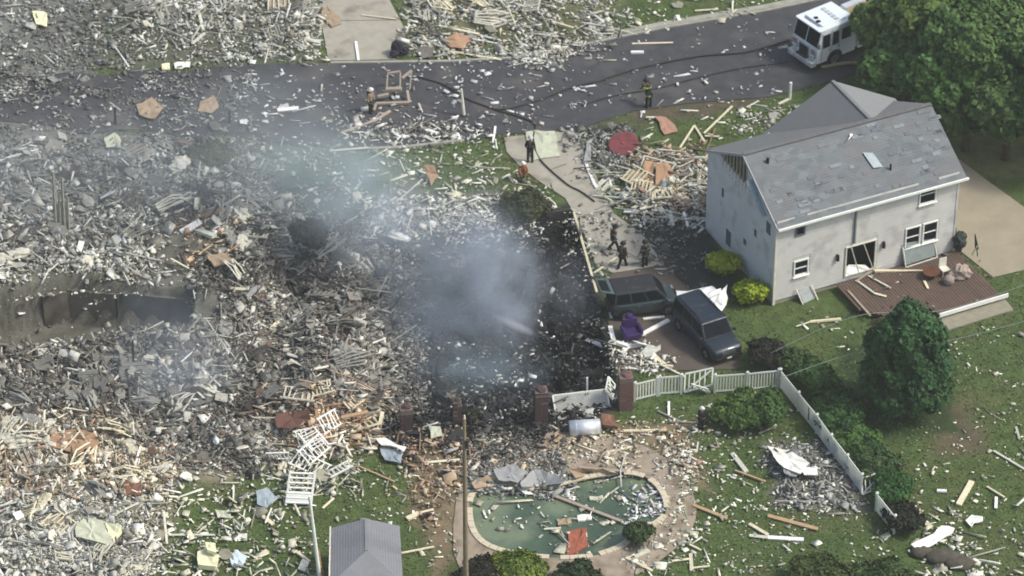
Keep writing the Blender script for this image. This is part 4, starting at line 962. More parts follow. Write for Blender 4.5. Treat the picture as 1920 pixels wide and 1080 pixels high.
person(1150, 470, R(100), 'person in dark olive gear walking down the driveway', M('olive_gear', S(58, 54, 46), .9), c_blk, hbk, 'walk', stripes=M('dull_stripe', S(120, 116, 100), .8), tank=True)
person(1209, 500, R(210), 'person in dark brown gear at the right edge of the driveway behind the minivan', M('dark_brown_gear', S(56, 50, 44), .9), c_blk, hbk, 'stand', stripes=M('dull_stripe', S(120, 116, 100), .8), tank=True)
person(1314, 806, R(30), 'person in black with round white helmet standing on the lawn below the fence', c_blk, c_blk, hw, 'hose', tank=True, h=1.6)
person(1003, 705, R(60), 'person in black gear aiming a hose inside the smoking basement', c_blk, c_blk, hbk, 'hose', stripes=M('dull_stripe', S(120, 116, 100), .8), tank=True)
# dark figure pile beside the top driveway
t = thing('equipment_heap', 745, 100, 0.05, .4, 'dark purple-black heap of bags beside the top driveway', 'bags')
for c, s_ in (((0, 0, .45), (.4, .35, .5)), ((.4, -.2, .25), (.35, .3, .28)), ((-.3, -.3, .2), (.3, .3, .22))): MB().blob(c, s_, 10, 7, .2).build('bag', M('dark_purple_cloth', S(44, 40, 52), .9), t)
t = thing('upturned_table', 1170, 276, 0.05, .4, 'blurred red round table lying on the front lawn', 'table')
t.rotation_euler = (.3, -.15, 0)
MB().tube((0, 0, .35), (0, 0, .42), .95, .9, 24).build('table_top', M('faded_red', S(120, 66, 68), .6, var=.3, scale=3), t)
MB().tube((0, 0, 0), (0, 0, .35), .05).build('stem', m_black, t); MB().tube((0, 0, .42), (0, 0, .47), .1).build('boss', M('red_boss', S(170, 70, 80), .5), t)
t = thing('armchair', 1184, 632, 0.05, .3, 'purple upholstered armchair on the parking pad below the minivan', 'armchair')
pm = M('purple_cloth', S(52, 34, 84), .8, var=.2, scale=5); MB().box((0, 0, .28), (.95, .9, .36)).build('seat', pm, t, bevel=.08); MB().box((0, .4, .75), (.95, .25, .75)).build('backrest', pm, t, bevel=.1)
for x in (-.5, .5): MB().box((x, 0, .5), (.2, .85, .4)).build('armrest', pm, t, bevel=.08)
MB().blob((0, .5, 1.15), (.25, .2, .2), 10, 7, .1).build('cushion', pm, t, True)
# white wrecked awning behind the SUV
def sheetpanel(name, pts, zs, mat, label, cat, group=None, th=.04, jag=True, wob=.06):
    """crumpled sheet through photograph points with given heights"""
    P = []; q_ = []; zq = []
    for i in range(len(pts)):
        p0, p1 = pts[i], pts[(i + 1) % len(pts)]; q_.append(p0); zq.append(zs[i]); L_ = math.hypot(p1[0] - p0[0], p1[1] - p0[1])
        if L_ > 12 and jag:
            for f_ in ((.33, .68) if L_ > 26 else (.5,)):
                q_.append((p0[0] + (p1[0] - p0[0]) * f_ + random.uniform(-.09, .09) * L_, p0[1] + (p1[1] - p0[1]) * f_ + random.uniform(-.08, .08) * L_)); zq.append(zs[i] * (1 - f_) + zs[(i + 1) % len(pts)] * f_)
    pts, zs = q_, zq
    for (x, y), z in zip(pts, zs):
        b = G(x, y); P.append(G(x, y, hz(b.x, b.y) + z))
    c = sum(P, Vector()) / len(P); n = len(P); mb = MB(); top = [p - c for p in P]
    mid = [p * .55 + Vector((0, 0, random.uniform(-wob, wob) * 2)) for p in top]; ctr = Vector((0, 0, random.uniform(-wob, wob)))
    V = top + mid + [ctr]; D = Vector((0, 0, th)); V2 = [v - D for v in V]
    F = []
    for i in range(n):
        j = (i + 1) % n; F += [(i, j, n + j, n + i), (n + i, n + j, 2 * n)]
    m = len(V); F2 = [tuple(q + m for q in reversed(f)) for f in F]; side = [(i, m + i, m + (i + 1) % n, (i + 1) % n) for i in range(n)]
    mb.add(V + V2, F + F2 + side); o = mb.build(name, mat); o.location = c
    o['label'] = label; o['category'] = cat
    if group: o['group'] = group
    return o
aw = M('bright_white_sheet', S(236, 238, 234), .6, var=.06)
sheetpanel('torn_awning', [(1268, 545), (1335, 536), (1352, 548), (1300, 566), (1268, 566)], [.9, 1.1, 1.2, .9, .8], aw, 'torn white awning draped between the minivan nose and the SUV', 'awning')
sheetpanel('garage_door_panel', [(1330, 552), (1352, 540), (1352, 590), (1322, 578)], [1.2, 1.2, .5, .5], aw, 'white door panel leaning on the rear of the SUV', 'door panel')
sheetpanel('garage_door_panel', [(1353, 545), (1364, 533), (1362, 570), (1350, 592)], [1.0, 1.1, .3, .2], aw, 'narrow bent white strip standing right of the SUV rear', 'door panel')
sheetpanel('torn_awning', [(1258, 545), (1268, 545), (1266, 575), (1256, 570)], [.8, .8, .2, .2], aw, 'white strip hanging at the front bumper of the minivan', 'awning')

# ------------------------------------------------------------------ vegetation
def foliage(name, lobes, n, leaf, c1, c2, parent, drop=.0, tri=False, smoothz=True):
    """leaf faces spread through the shells of lobes; c1,c2 sRGB-linear colours"""
    vol = np.array([l[3] * l[4] * l[5] for l in lobes]) ** .67; cnt = (n * vol / vol.sum()).astype(int)
    Cs = []; Ns = []; Ks = []
    for l, m in zip(lobes, cnt):
        d = rng.normal(size=(m, 3)); d /= np.linalg.norm(d, axis=1)[:, None]; d[:, 2] = np.where(d[:, 2] < -.45, -d[:, 2] * .6, d[:, 2])
        bumpy = 1 + .16 * np.sin(d[:, 0] * 7 + l[0]) * np.cos(d[:, 1] * 6 + l[1]) + .1 * np.sin(d[:, 2] * 9 + d[:, 0] * 5)
        r = rng.uniform(.78, 1.05, m) ** .8 * bumpy
        P = d * r[:, None] * np.array(l[3:6]) + np.array(l[:3])
        gap = vnoise(P[:, 0] + P[:, 2] * .7 + 50, P[:, 1] + P[:, 2] * .5, leaf * 4.5, 70) > .22
        P = P[gap]; Cs.append(P); Ns.append(d[gap]); Ks.append(np.clip(vnoise(P[:, 0] + 9, P[:, 1] + P[:, 2], 1.0, 75) * .7 + rng.random(len(P)) * .3, 0, 1))
    C = np.concatenate(Cs); Nn = np.concatenate(Ns); kk = np.concatenate(Ks)[:, None]; m = len(C)
    nr = Nn + rng.normal(size=(m, 3)) * .55 + np.array([0, 0, .25]); nr /= np.linalg.norm(nr, axis=1)[:, None]
    t1 = np.cross(nr, rng.normal(size=(m, 3))); t1 /= np.linalg.norm(t1, axis=1)[:, None]; t2 = np.cross(nr, t1)
    s1 = leaf * rng.uniform(.6, 1.3, m)[:, None]; s2 = s1 * rng.uniform(.4, .8, m)[:, None]
    V = np.stack([C - t1 * s1, C + t2 * s2 + nr * s1 * .15, C + t1 * s1, C - t2 * s2 + nr * s1 * .15], 1).reshape(-1, 3)
    F = np.arange(m * 4).reshape(m, 4)
    cols = (np.array(c1[:3]) * kk + np.array(c2[:3]) * (1 - kk)); cols = np.repeat(cols, 4, 0)
    # inner mass, coloured darker than the leaves to paint in crown shade
    mb = MB()
    for l in lobes: mb.blob(l[:3], (l[3] * .8, l[4] * .8, l[5] * .8), 14, 9, .08)
    iv = np.array(mb.v); q = [f if len(f) == 4 else (f[0], f[1], f[2], f[2]) for f in mb.f]
    me = np_mesh(name, V, F, m_leaf, cols)
    o = bpy.data.objects.new(name, me); COL.objects.link(o); o.parent = parent
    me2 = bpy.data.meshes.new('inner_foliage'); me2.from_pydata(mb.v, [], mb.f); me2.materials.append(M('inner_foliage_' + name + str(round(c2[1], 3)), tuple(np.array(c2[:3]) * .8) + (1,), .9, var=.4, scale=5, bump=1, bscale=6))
    o2 = bpy.data.objects.new('inner_foliage', me2); COL.objects.link(o2); o2.parent = o
    return o
def tree(name, px, py, lobes, n, leaf, c1, c2, label, cat='tree', trunk=(.25, 4), group=None):
    p = G(px, py); t = empty(name, (p.x, p.y, hz(p.x, p.y)), 0, label, cat, group)
    if trunk:
        th = trunk[1]; MB().tube((0, 0, -.2), (.1, .05, th), trunk[0], trunk[0] * .55, 10).build('trunk', m_trunk, t)
        for l in lobes[:4]:
            MB().tube((.05, 0, th * .55), (l[0] * .7, l[1] * .7, l[2]), trunk[0] * .4, trunk[0] * .12, 6).build('limb', m_trunk, t)
    foliage('crown', lobes, n, leaf, c1, c2, t); return t
def rl(cx, cy, cz, rx, ry, rz_, k, seed):
    r_ = random.Random(seed); L = [(cx, cy, cz, rx * .72, ry * .72, rz_ * .75)]
    for i in range(k):
        a = 2 * math.pi * i / k + r_.uniform(-.3, .3); e = r_.uniform(-.35, .8); q = r_.uniform(.38, .68)
        L.append((cx + rx * .62 * math.cos(a) * math.cos(e), cy + ry * .62 * math.sin(a) * math.cos(e), cz + rz_ * .6 * math.sin(e), rx * q * .8, ry * q * .8, rz_ * q * .75))
    return L
g1, g2 = S(98, 130, 64), S(56, 90, 42)
TG = 'large trees at the top right'
def base_for(px, py, z): p = G(px, py, z); 
def tree_at(px, py, cz, rx, rz_, k, n, seed, label, c1=g1, c2=g2, name='broadleaf_tree'):
    q = G(px, py, cz); t = empty(name, (q.x, q.y, 0), 0, label, 'tree', TG)
    MB().tube((0, 0, -.2), (.1, .05, cz), .3, .15, 10).build('trunk', m_trunk, t); L = rl(0, 0, cz, rx, rx, rz_, k, seed)
    for l in L[1:5]: MB().tube((.05, 0, cz * .5), (l[0] * .7, l[1] * .7, l[2] * .95), .12, .04, 6).build('limb', m_trunk, t)
    foliage('crown', L, n, .2, c1, c2, t)
tree_at(1706, 112, 3.0, 3.0, 2.8, 9, 15000, 1, 'leftmost tree overhanging the tail of the fire engine')
tree_at(1775, 150, 3.8, 3.1, 2.8, 9, 15000, 2, 'tree directly above the gable end of the grey house roof', S(92, 126, 62), S(52, 86, 40))
tree_at(1850, 85, 5.5, 3.9, 3.4, 10, 18000, 3, 'rightmost large tree in the top right corner', S(90, 118, 60), S(50, 80, 38))
tree_at(1893, 205, 3.6, 2.9, 2.6, 9, 13000, 4, 'lower tree overhanging the shaded edge of the gravel yard', S(86, 110, 58), S(48, 76, 38))
tree_at(1755, 30, 5.2, 3.6, 3.0, 9, 14000, 5, 'tree at the top edge behind the fire engine', S(112, 134, 64), S(66, 94, 42))
tree_at(1665, 48, 3.4, 2.2, 2.4, 8, 10000, 6, 'slim tree at the top edge just right of the fire engine cab', S(104, 128, 62), S(62, 90, 42))
tree_at(1930, -5, 6.0, 3.8, 3.2, 9, 12000, 7, 'tree filling the very top right corner of the view', S(84, 110, 56), S(48, 76, 36))
tree_at(1815, 215, 2.6, 1.9, 1.8, 7, 7000, 9, 'small low tree between the roof end and the gravel yard', S(84, 106, 56), S(48, 72, 36))
tree_at(2010, 150, 5.5, 4.2, 3.6, 9, 12000, 8, 'tree beyond the right edge casting shade on the yard')
# evergreen beside the deck
def evergreen():
    q = G(1692, 772); t = empty('evergreen_tree', (q.x, q.y, 0), 0, 'dense dark egg-shaped evergreen in front of the deck', 'tree')
    MB().tube((0, 0, -.1), (0, 0, 6), .22, .08, 8).build('trunk', m_trunk, t)
    L = [(0, 0, 2.6, 2.45, 2.2, 2.7), (0, 0, 4.6, 1.9, 1.8, 2.2), (0, 0, 6.0, 1.2, 1.15, 1.45)]
    r_ = random.Random(3)
    for k in range(26):
        a = r_.uniform(0, 6.28); z = r_.uniform(.8, 6.2); rr = 2.35 * math.sqrt(max(.05, 1 - ((z - 2.6) / 4.3) ** 2)) * .86; s_ = r_.uniform(.5, .85); L.append((rr * math.cos(a), rr * .9 * math.sin(a), z, s_ * .8, s_ * .8, s_ * 1.2))
    foliage('crown', L, 30000, .13, S(56, 94, 50), S(34, 64, 36), t)
evergreen()
def bush(px, py, r, h, n, c1, c2, label, group=None, name='shrub', k=5, leaf=.1, seed=0):
    p = G(px, py); t = empty(name, (p.x, p.y, hz(p.x, p.y)), 0, label, 'shrub', group)
    MB().tube((0, 0, -.1), (0, 0, h * .6), .06, .03, 6).build('stem', m_trunk, t)
    foliage('foliage', rl(0, 0, h * .5, r, r, h * .55, k, seed + 11), n, leaf, c1, c2, t)
yg1, yg2 = S(186, 192, 52), S(128, 142, 40)
bush(1353, 515, 1.0, 1.5, 5000, yg1, yg2, 'bright yellow-green round shrub at the house wall, upper of the two', leaf=.1, k=8)
bush(1408, 566, 1.0, 1.5, 5000, S(182, 196, 44), S(120, 140, 34), 'bright yellow-green round shrub near the house corner, lower of the two', leaf=.1, k=8, seed=2)
bush(1434, 680, 1.15, 1.6, 4000, S(48, 44, 34), S(28, 30, 24), 'dark brown shrub right of the SUV nose', seed=3)
HG = 'green hedge shrubs along the outer side of the picket fence'
for i, (px, py, r, h, lab, c) in enumerate([(1492, 700, 1.15, 1.6, 'topmost hedge shrub beside the fence corner', (S(84, 106, 50), S(52, 76, 38))), (1540, 738, 1.2, 1.7, 'second hedge shrub below the fence corner, left of the evergreen', (S(84, 118, 54), S(54, 84, 40))),
        (1572, 800, 1.35, 1.6, 'broad mid-green hedge shrub at the foot of the evergreen', (S(76, 110, 52), S(48, 80, 38))), (1602, 850, 1.3, 1.6, 'pale green hedge shrub midway down the long fence run', (S(96, 126, 60), S(58, 90, 42))),
        (1645, 895, 1.35, 1.5, 'rounded hedge shrub with grey twigs past the middle of the fence', (S(90, 108, 62), S(50, 78, 40))), (1668, 935, 1.3, 1.5, 'deep green hedge shrub beside the broken fence frame', (S(66, 110, 50), S(42, 78, 36))),
        (1516, 718, 1.1, 1.5, 'hedge shrub wedged between the two uppermost ones by the fence corner', (S(70, 100, 46), S(46, 74, 34))), (1556, 770, 1.2, 1.6, 'dark green hedge shrub filling the gap beside the upper fence run', (S(60, 92, 44), S(40, 68, 32))), (1590, 828, 1.2, 1.5, 'hedge shrub pressed to the middle of the long fence run', (S(66, 100, 46), S(42, 72, 34))), (1624, 874, 1.2, 1.5, 'hedge shrub filling the gap right of the third fence post from the bottom', (S(68, 98, 46), S(42, 70, 34))),
        (1694, 990, 1.2, 1.3, 'blackish hedge shrub at the lower end of the fence', (S(44, 46, 34), S(28, 34, 24)))]):
    bush(px, py, r, h, 4500, c[0], c[1], lab, HG, 'hedge_shrub', seed=20 + i)
bush(1382, 790, 1.5, 1.8, 6000, S(100, 124, 56), S(56, 84, 36), 'broad green bush on the lawn inside the fence corner', seed=31); bush(1432, 795, 1.45, 1.9, 6000, S(86, 116, 52), S(46, 76, 34), 'dark green bush closest to the fence corner inside the yard', seed=32)
bush(1192, 1015, .9, 1.3, 3000, S(70, 92, 44), S(44, 60, 32), 'small tufted palm-like shrub at the pool edge', seed=33)
bush(970, 1085, 1.8, 1.5, 6000, S(128, 142, 50), S(74, 96, 36), 'yellow-green bush at the bottom edge below the pool', seed=34); bush(905, 1092, 1.5, 1.3, 4000, S(52, 46, 36), S(32, 32, 24), 'dark brown bush at the bottom edge right of the utility pole', seed=35)
bush(1078, 1100, 1.4, 1.4, 4000, S(64, 82, 44), S(38, 54, 28), 'green bush at the bottom edge under the red pool raft', seed=36)
bush(985, 402, 1.5, 1.5, 5000, S(82, 88, 54), S(48, 56, 38), 'scorched olive bush at the top of the burnt basement', seed=37)
bush(1540, 1112, 2.4, 1.6, 9000, S(88, 98, 50), S(58, 72, 34), 'brownish green bush spreading along the bottom edge', seed=38); bush(1650, 1118, 2.0, 1.5, 7000, S(78, 96, 50), S(48, 68, 32), 'darker green bush at the bottom edge left of the rock pile', seed=39)
bush(585, 490, 1.2, 2.0, 4500, S(40, 46, 42), S(24, 28, 28), 'scorched black shrub at the left end of the burnt basement', seed=40)
bush(395, 320, 1.4, 1.0, 3000, S(92, 98, 62), S(60, 66, 46), 'dusty olive bush in the rubble below the left road', seed=41)
bush(880, 790 - 6, .6, .6, 900, S(60, 62, 40), S(40, 42, 30), 'tiny singed bush between the two short brick pillars', seed=42)
# ------------------------------------------------------------------ traced boards and sticks
C_ = {'cream': S(214, 206, 176), 'white': S(234, 235, 228), 'taupe': S(160, 148, 132), 'grey': S(140, 140, 134), 'tan': S(176, 150, 116), 'orange': S(172, 142, 110), 'pale': S(196, 198, 180)}
SP = {k: M('board_' + k, c, .8, var=.14, scale=5) for k, c in C_.items()}
def bd(x1, y1, x2, y2, wpx, col, label, taper=1.0, z0=None, z1=None, name='broken_board', cat='board'):
    return stick(name, (x1, y1), (x2, y2), wpx / 32.0, max(.04, wpx / 75.0), SP[col], label, cat, 'single broken boards and trim lengths', taper, z0, z1)
BD = [
 (1320, 250, 1373, 199, 4, 'cream', 'long cream batten leaning up right on the lawn behind the grey house corner'),
 (1275, 277, 1302, 235, 4, 'cream', 'left leg of the cream A-shaped batten pair left of the house roof'),
 (1302, 235, 1323, 268, 4, 'cream', 'right leg of the cream A-shaped batten pair left of the house roof'),
 (1322, 255, 1349, 256, 4, 'cream', 'short level cream batten touching the roof corner of the house'),
 (1400, 201, 1423, 189, 3, 'pale', 'faint pale batten on the roadside grass left of the white marker post'),
 (1303, 20, 1347, 17, 4, 'cream', 'cream board on the verge at the top edge above the road'),
 (667, 78, 672, 113, 5, 'white', 'white upright-looking strip on the foot of the top driveway'),
 (678, 28, 745, 36, 4, 'cream', 'thin cream length crossing the top driveway'),
 (823, 48, 898, 64, 6, 'cream', 'long cream board above the orange sheet at the top'),
 (787, 60, 809, 88, 5, 'cream', 'cream board sloping down right beside the top driveway'),
 (863, 37, 890, 3, 6, 'cream', 'cream board sloping up right at the top edge'),
 (850, 102, 905, 88, 4, 'tan', 'tan board just below the orange sheet at the top'),
 (845, 96, 940, 112, 4, 'cream', 'cream board along the road edge below the orange sheet'),
 (1035, 40, 1075, 52, 5, 'cream', 'cream board on the grass at the top, left of centre verge'),
 (1185, 82, 1262, 80, 4, 'cream', 'straight cream board over the kerb at the top of the road'),
 (640, 249, 705, 225, 5, 'taupe', 'lower half of the long taupe board on the left road'),
 (700, 228, 732, 208, 6, 'taupe', 'upper bent half of the long taupe board on the left road'),
 (735, 247, 752, 257, 7, 'white', 'bright white curved trim on the road, left half'),
 (751, 257, 768, 255, 7, 'white', 'bright white curved trim on the road, right half'),
 (793, 241, 821, 251, 8, 'white', 'upper of two parallel white curved panels on the road'),
 (796, 255, 819, 267, 7, 'pale', 'lower of two parallel white curved panels on the road'),
 (618, 283, 690, 277, 5, 'pale', 'pale straight length lying along the lower kerb'),
 (924, 268, 929, 237, 4, 'white', 'white strip on the road edge above the middle driveway'),
 (372, 20, 381, 56, 7, 'pale', 'curved pale plank at the top left, upper piece'),
 (384, 62, 360, 82, 6, 'pale', 'pale plank at the top left, lower angled piece'),
 (520, 207, 560, 203, 9, 'white', 'fat white scrap alone on the left road'),
 (1183, 98, 1207, 98, 9, 'white', 'bright white oval scrap on the road centre'),
 (1095, 293, 1104, 322, 5, 'white', 'white siding strip at the top of the driveway edge'),
 (1104, 322, 1118, 352, 5, 'white', 'white siding strip following the driveway edge down'),
 (1112, 367, 1180, 372, 6, 'pale', 'pale siding length crossing the lower driveway edge'),
 (1118, 352, 1142, 328, 8, 'pale', 'broad pale siding piece up right of the driveway edge'),
 (1130, 358, 1150, 332, 8, 'pale', 'second broad pale siding piece beside the driveway edge'),
 (1170, 397, 1196, 398, 6, 'white', 'white trim piece at the right of the driveway mouth'),
 (1200, 372, 1225, 371, 5, 'cream', 'cream stub below the orange plywood'),
 (1310, 345, 1312, 300, 8, 'pale', 'broad pale plank standing against the left house corner'),
 (1255, 395, 1262, 423, 7, 'pale', 'pale plank end hanging at the left of the house base'),
 (1282, 398, 1290, 425, 5, 'white', 'white bent strip at the left of the house base'),
 (1185, 390, 1290, 345, 5, 'cream', 'long cream stud crossing the heap left of the house'),
 (1200, 392, 1330, 360, 5, 'cream', 'longest cream stud reaching the left wall of the house'),
 (1245, 365, 1325, 325, 5, 'cream', 'cream stud leaning towards the house from the orange plywood'),
 (1118, 509, 1157, 482, 4, 'cream', 'cream stud propped from the basement sill to the driveway'),
 (1202, 628, 1254, 600, 8, 'white', 'white beam on the parking pad between purple armchair and SUV'),
 (1206, 598, 1246, 594, 5, 'white', 'thin white strip on the pad below the minivan'),
 (1100, 637, 1132, 649, 8, 'white', 'white block on the charred floor left of the armchair'),
 (1092, 606, 1125, 584, 5, 'taupe', 'taupe stick on the charred floor left of the minivan'),
 (1141, 565, 1146, 596, 5, 'white', 'white strip at the rear of the minivan'),
 (1144, 612, 1150, 638, 8, 'white', 'white moulding piece left of the purple armchair'),
 (1150, 640, 1180, 650, 12, 'white', 'thick white moulding below the purple armchair'),
 (1180, 650, 1206, 646, 9, 'white', 'right end of the white moulding below the armchair'),
 (1206, 645, 1228, 668, 8, 'white', 'white trim running down right from the armchair'),
 (1228, 668, 1246, 684, 8, 'cream', 'cream trim continuing towards the picket fence'),
 (1222, 682, 1262, 687, 6, 'cream', 'cream trim lying level above the picket gate'),
 (1493, 612, 1520, 603, 3, 'cream', 'thin cream splinter on the lawn behind the house'),
 (1520, 603, 1577, 598, 7, 'cream', 'cream board alone on the lawn behind the house'),
 (1168, 808, 1250, 806, 6, 'cream', 'long cream pole on the lawn right of the metal tank'),
 (1254, 780, 1254, 753, 4, 'white', 'small white stake under the picket gate'),
 (1233, 770, 1280, 792, 3, 'grey', 'grey stick on the lawn below the picket gate'),
 (1173, 1045, 1223, 1070, 5, 'cream', 'cream board at the bottom edge right of the pool'),
 (1190, 1044, 1218, 1033, 7, 'pale', 'pale thick board at the lower right rim of the pool patio'),
 (1260, 1052, 1293, 1048, 4, 'cream', 'cream lath left arm of the three-piece cross at the bottom'),
 (1295, 1038, 1297, 1070, 6, 'cream', 'cream upright of the three-piece cross at the bottom'),
 (1297, 1065, 1331, 1061, 4, 'cream', 'cream lath right arm of the three-piece cross at the bottom'),
 (1300, 947, 1363, 972, 6, 'tan', 'tan broken post on the lawn right of the pool'),
 (1040, 930, 1167, 978, 6, 'taupe', 'long taupe plank floating across the swimming pool'),
 (1137, 848, 1194, 836, 5, 'cream', 'upper arm of the cream V of boards above the pool'),
 (1137, 851, 1163, 875, 5, 'cream', 'lower arm of the cream V of boards above the pool'),
 (1020, 992, 1052, 990, 4, 'pale', 'short pale slat floating near the left of the red raft'),
 (1085, 876, 1175, 884, 5, 'taupe', 'dark taupe rail lying on the patio behind the pool'),
 (1373, 850, 1400, 885, 8, 'pale', 'curved pale gutter length on the lawn inside the fence'),
 (1378, 882, 1435, 903, 5, 'tan', 'tan stick continuing from the curved gutter on the lawn'),
 (1405, 982, 1440, 1003, 6, 'cream', 'cream board on the lawn towards the bottom right'),
 (1405, 1004, 1440, 1008, 6, 'pale', 'pale board under the cream board bottom right'),
 (1440, 1008, 1507, 1012, 8, 'white', 'long white pipe on the lower right lawn'),
 (1440, 967, 1533, 992, 7, 'tan', 'long tan timber on the lower right lawn'),
 (1797, 947, 1822, 903, 10, 'cream', 'tapered cream shard alone on the right lawn'),
 (1863, 845, 1925, 882, 4, 'pale', 'long pale stick at the right edge of the lawn'),
 (1867, 953, 1868, 932, 5, 'white', 'short white stake piece on the right lawn'),
 (1850, 912, 1883, 932, 4, 'cream', 'cream stick crossing near the right edge of the lawn'),
 (1757, 920, 1775, 921, 7, 'white', 'small white block on the right lawn'),
 (1722, 975, 1748, 988, 6, 'cream', 'cream board pointing at the rock pile bottom right'),
 (1905, 800, 1912, 823, 4, 'pale', 'pale twig-like strip at the right edge'),
 (307, 958, 313, 1020, 4, 'pale', 'thin pale batten pointing down on the lower left grass'),
 (317, 1003, 403, 1003, 4, 'pale', 'thin level pale batten on the lower left grass'),
 (140, 897, 200, 860, 6, 'cream', 'upper stud of the cream fan in the lower left rubble'),
 (135, 905, 205, 872, 6, 'cream', 'middle stud of the cream fan in the lower left rubble'),
 (150, 910, 215, 885, 6, 'cream', 'lower stud of the cream fan in the lower left rubble'),
 (200, 940, 245, 870, 4, 'tan', 'tan stud sloping steeply in the lower left rubble'),
 (753, 1037, 814, 1025, 4, 'cream', 'thin cream strip on the grass right of the shed'),
 (790, 868, 862, 862, 5, 'cream', 'cream board just left of the utility pole top'),
 (763, 973, 785, 962, 9, 'cream', 'thick cream end of the curved board above the shed'),
 (785, 962, 813, 955, 4, 'cream', 'thin curved end of the board above the shed'),
 (605, 953, 626, 934, 4, 'cream', 'small cream stick right of the white stair section'),
 (692, 807, 696, 850, 7, 'pale', 'pale upright board right of the wrecked balustrades'),
 (710, 808, 717, 772, 7, 'cream', 'cream post stub left of the leftmost brick pillar'),
 (806, 800, 808, 768, 4, 'white', 'slim white strip on the leftmost brick pillar'),
 (657, 867, 740, 903, 3, 'tan', 'thin tan rod across the dark grass above the shed'),
 (640, 783, 690, 772, 7, 'orange', 'orange stud in the splintered heap left of the pillars'),
 (560, 765, 640, 757, 5, 'orange', 'orange stud along the top of the splintered heap'),
 (597, 790, 645, 786, 6, 'orange', 'level orange stud in the middle of the splintered heap'),
 (580, 790, 590, 835, 6, 'orange', 'orange stud pointing down out of the splintered heap'),
 (592, 755, 600, 840, 5, 'orange', 'long upright orange stud in the splintered heap'),
 (625, 800, 700, 792, 6, 'orange', 'lower level orange stud of the splintered heap'),
 (480, 792, 515, 771, 5, 'cream', 'cream batten left of the red-brown board'),
 (505, 775, 560, 763, 5, 'cream', 'cream batten over the red-brown board'),
 (487, 963, 512, 983, 7, 'cream', 'cream board on the dark grass left of the stair section'),
 (550, 1030, 580, 1053, 6, 'cream', 'cream board at the bottom beside the white pole'),
 (478, 1048, 502, 1033, 9, 'cream', 'thick cream board at the bottom left of the white pole'),
 (340, 437, 376, 416, 14, 'white', 'bright white slab in the rubble at upper left'),
 (417, 397, 450, 407, 13, 'white', 'bright white slab further right in the upper left rubble'),
 (372, 432, 402, 443, 14, 'pale', 'pale grey slab below the bright white slab'),
 (240, 461, 277, 479, 5, 'pale', 'pale strip curving through the grey rubble'),
 (380, 537, 460, 543, 7, 'cream', 'long cream board right of the left basement'),
 (320, 485, 353, 503, 5, 'cream', 'cream board above right of the left basement'),
 (480, 425, 530, 414, 14, 'grey', 'pale grey slab left of the scorched shrub'),
 (733, 434, 767, 450, 13, 'white', 'white folded slab behind the smoke at the top of the basement'),
 (837, 478, 850, 470, 16, 'pale', 'pale fan-shaped scrap inside the smoke'), (850, 470, 884, 461, 4, 'pale', 'thin handle of the pale scrap inside the smoke'),
 (627, 557, 707, 583, 14, 'grey', 'wide grey beam sloping into the burnt basement'),
 (480, 547, 514, 527, 5, 'cream', 'cream batten in the taupe rubble left of the basement'),
 (507, 618, 522, 603, 7, 'cream', 'short cream batten in the taupe rubble'),
 (1640, 508, 1738, 507, 8, 'cream', 'long tapered cream beam lying on the deck', .3, .5, .55),
 (1608, 527, 1640, 550, 4, 'pale', 'left pale lath on the deck below the patio door', 1, .5, .55),
 (1628, 517, 1670, 540, 4, 'pale', 'right pale lath on the deck below the patio door', 1, .5, .55),
 (1640, 550, 1662, 556, 4, 'cream', 'crooked cream lath end on the deck', 1, .55, .5),
 (1590, 545, 1632, 592, 4, 'taupe', 'taupe lath along the left side of the deck', 1, .5, .5),
 (1604, 528, 1638, 505, 4, 'taupe', 'taupe lath rising to the patio door threshold', 1, .5, .7),
 (1733, 527, 1740, 541, 5, 'cream', 'small cream offcut beside the rusty fire bowl', 1, .5, .5),
 (1823, 478, 1832, 460, 4, 'cream', 'cream slat upright at the far edge of the deck', 1, .5, 1.2),
]
for b in BD:
    if len(b) == 7: bd(*b)
    else: bd(*b[:7], taper=b[7], z0=b[8], z1=b[9])
pm_ = {k: M('panel_' + k, c, .85, var=.12, scale=2.5, dirt=(tuple(np.array(c[:3]) * .6) + (1,), 1.2, .55, .6)) for k, c in dict(orange=S(166, 134, 106), rust=S(124, 92, 74), tan=S(158, 140, 116), terra=S(164, 128, 108), pgreen=S(186, 190, 166), pyellow=S(232, 230, 188), lblue=S(206, 222, 226), white=S(236, 236, 224), grey=S(150, 152, 150), red=S(152, 90, 68), bgrey=S(150, 162, 168), dkrust=S(110, 80, 68)).items()}
def pn(name, pts, zs, col, label, cat, th=.05, group='loose sheets and panels'):
    if isinstance(zs, (int, float)): zs = [zs + random.uniform(0, .15) for _ in pts]
    return sheetpanel(name, pts, zs, pm_[col], label, cat, group, th, wob=.03)
pn('plywood_sheet', [(97, 812), (150, 803), (178, 812), (187, 830), (150, 850), (97, 838)], .35, 'orange', 'large orange plywood sheet in the lower left rubble', 'plywood sheet')
pn('plywood_sheet', [(515, 782), (545, 768), (578, 766), (583, 786), (545, 804), (520, 802)], .4, 'dkrust', 'red-brown sheet at the left end of the splintered orange heap', 'plywood sheet')
pn('plywood_sheet', [(826, 73), (855, 59), (886, 73), (868, 91), (845, 88)], .2, 'orange', 'orange plywood sheet beside the top driveway above the road', 'plywood sheet')
pn('plywood_sheet', [(793, 309), (814, 310), (822, 328), (808, 348)], [.9, .9, .3, .1], 'orange', 'tan triangular sheet propped on the middle lawn', 'plywood sheet')
pn('plywood_sheet', [(1228, 219), (1248, 219), (1271, 246), (1246, 252)], .1, 'terra', 'terracotta sheet on the grass below the person with reflective stripes', 'plywood sheet')
pn('plywood_sheet', [(1209, 300), (1224, 302), (1227, 352), (1205, 338)], [.9, .7, .2, .2], 'orange', 'narrow upright orange plywood piece left of the house', 'plywood sheet')
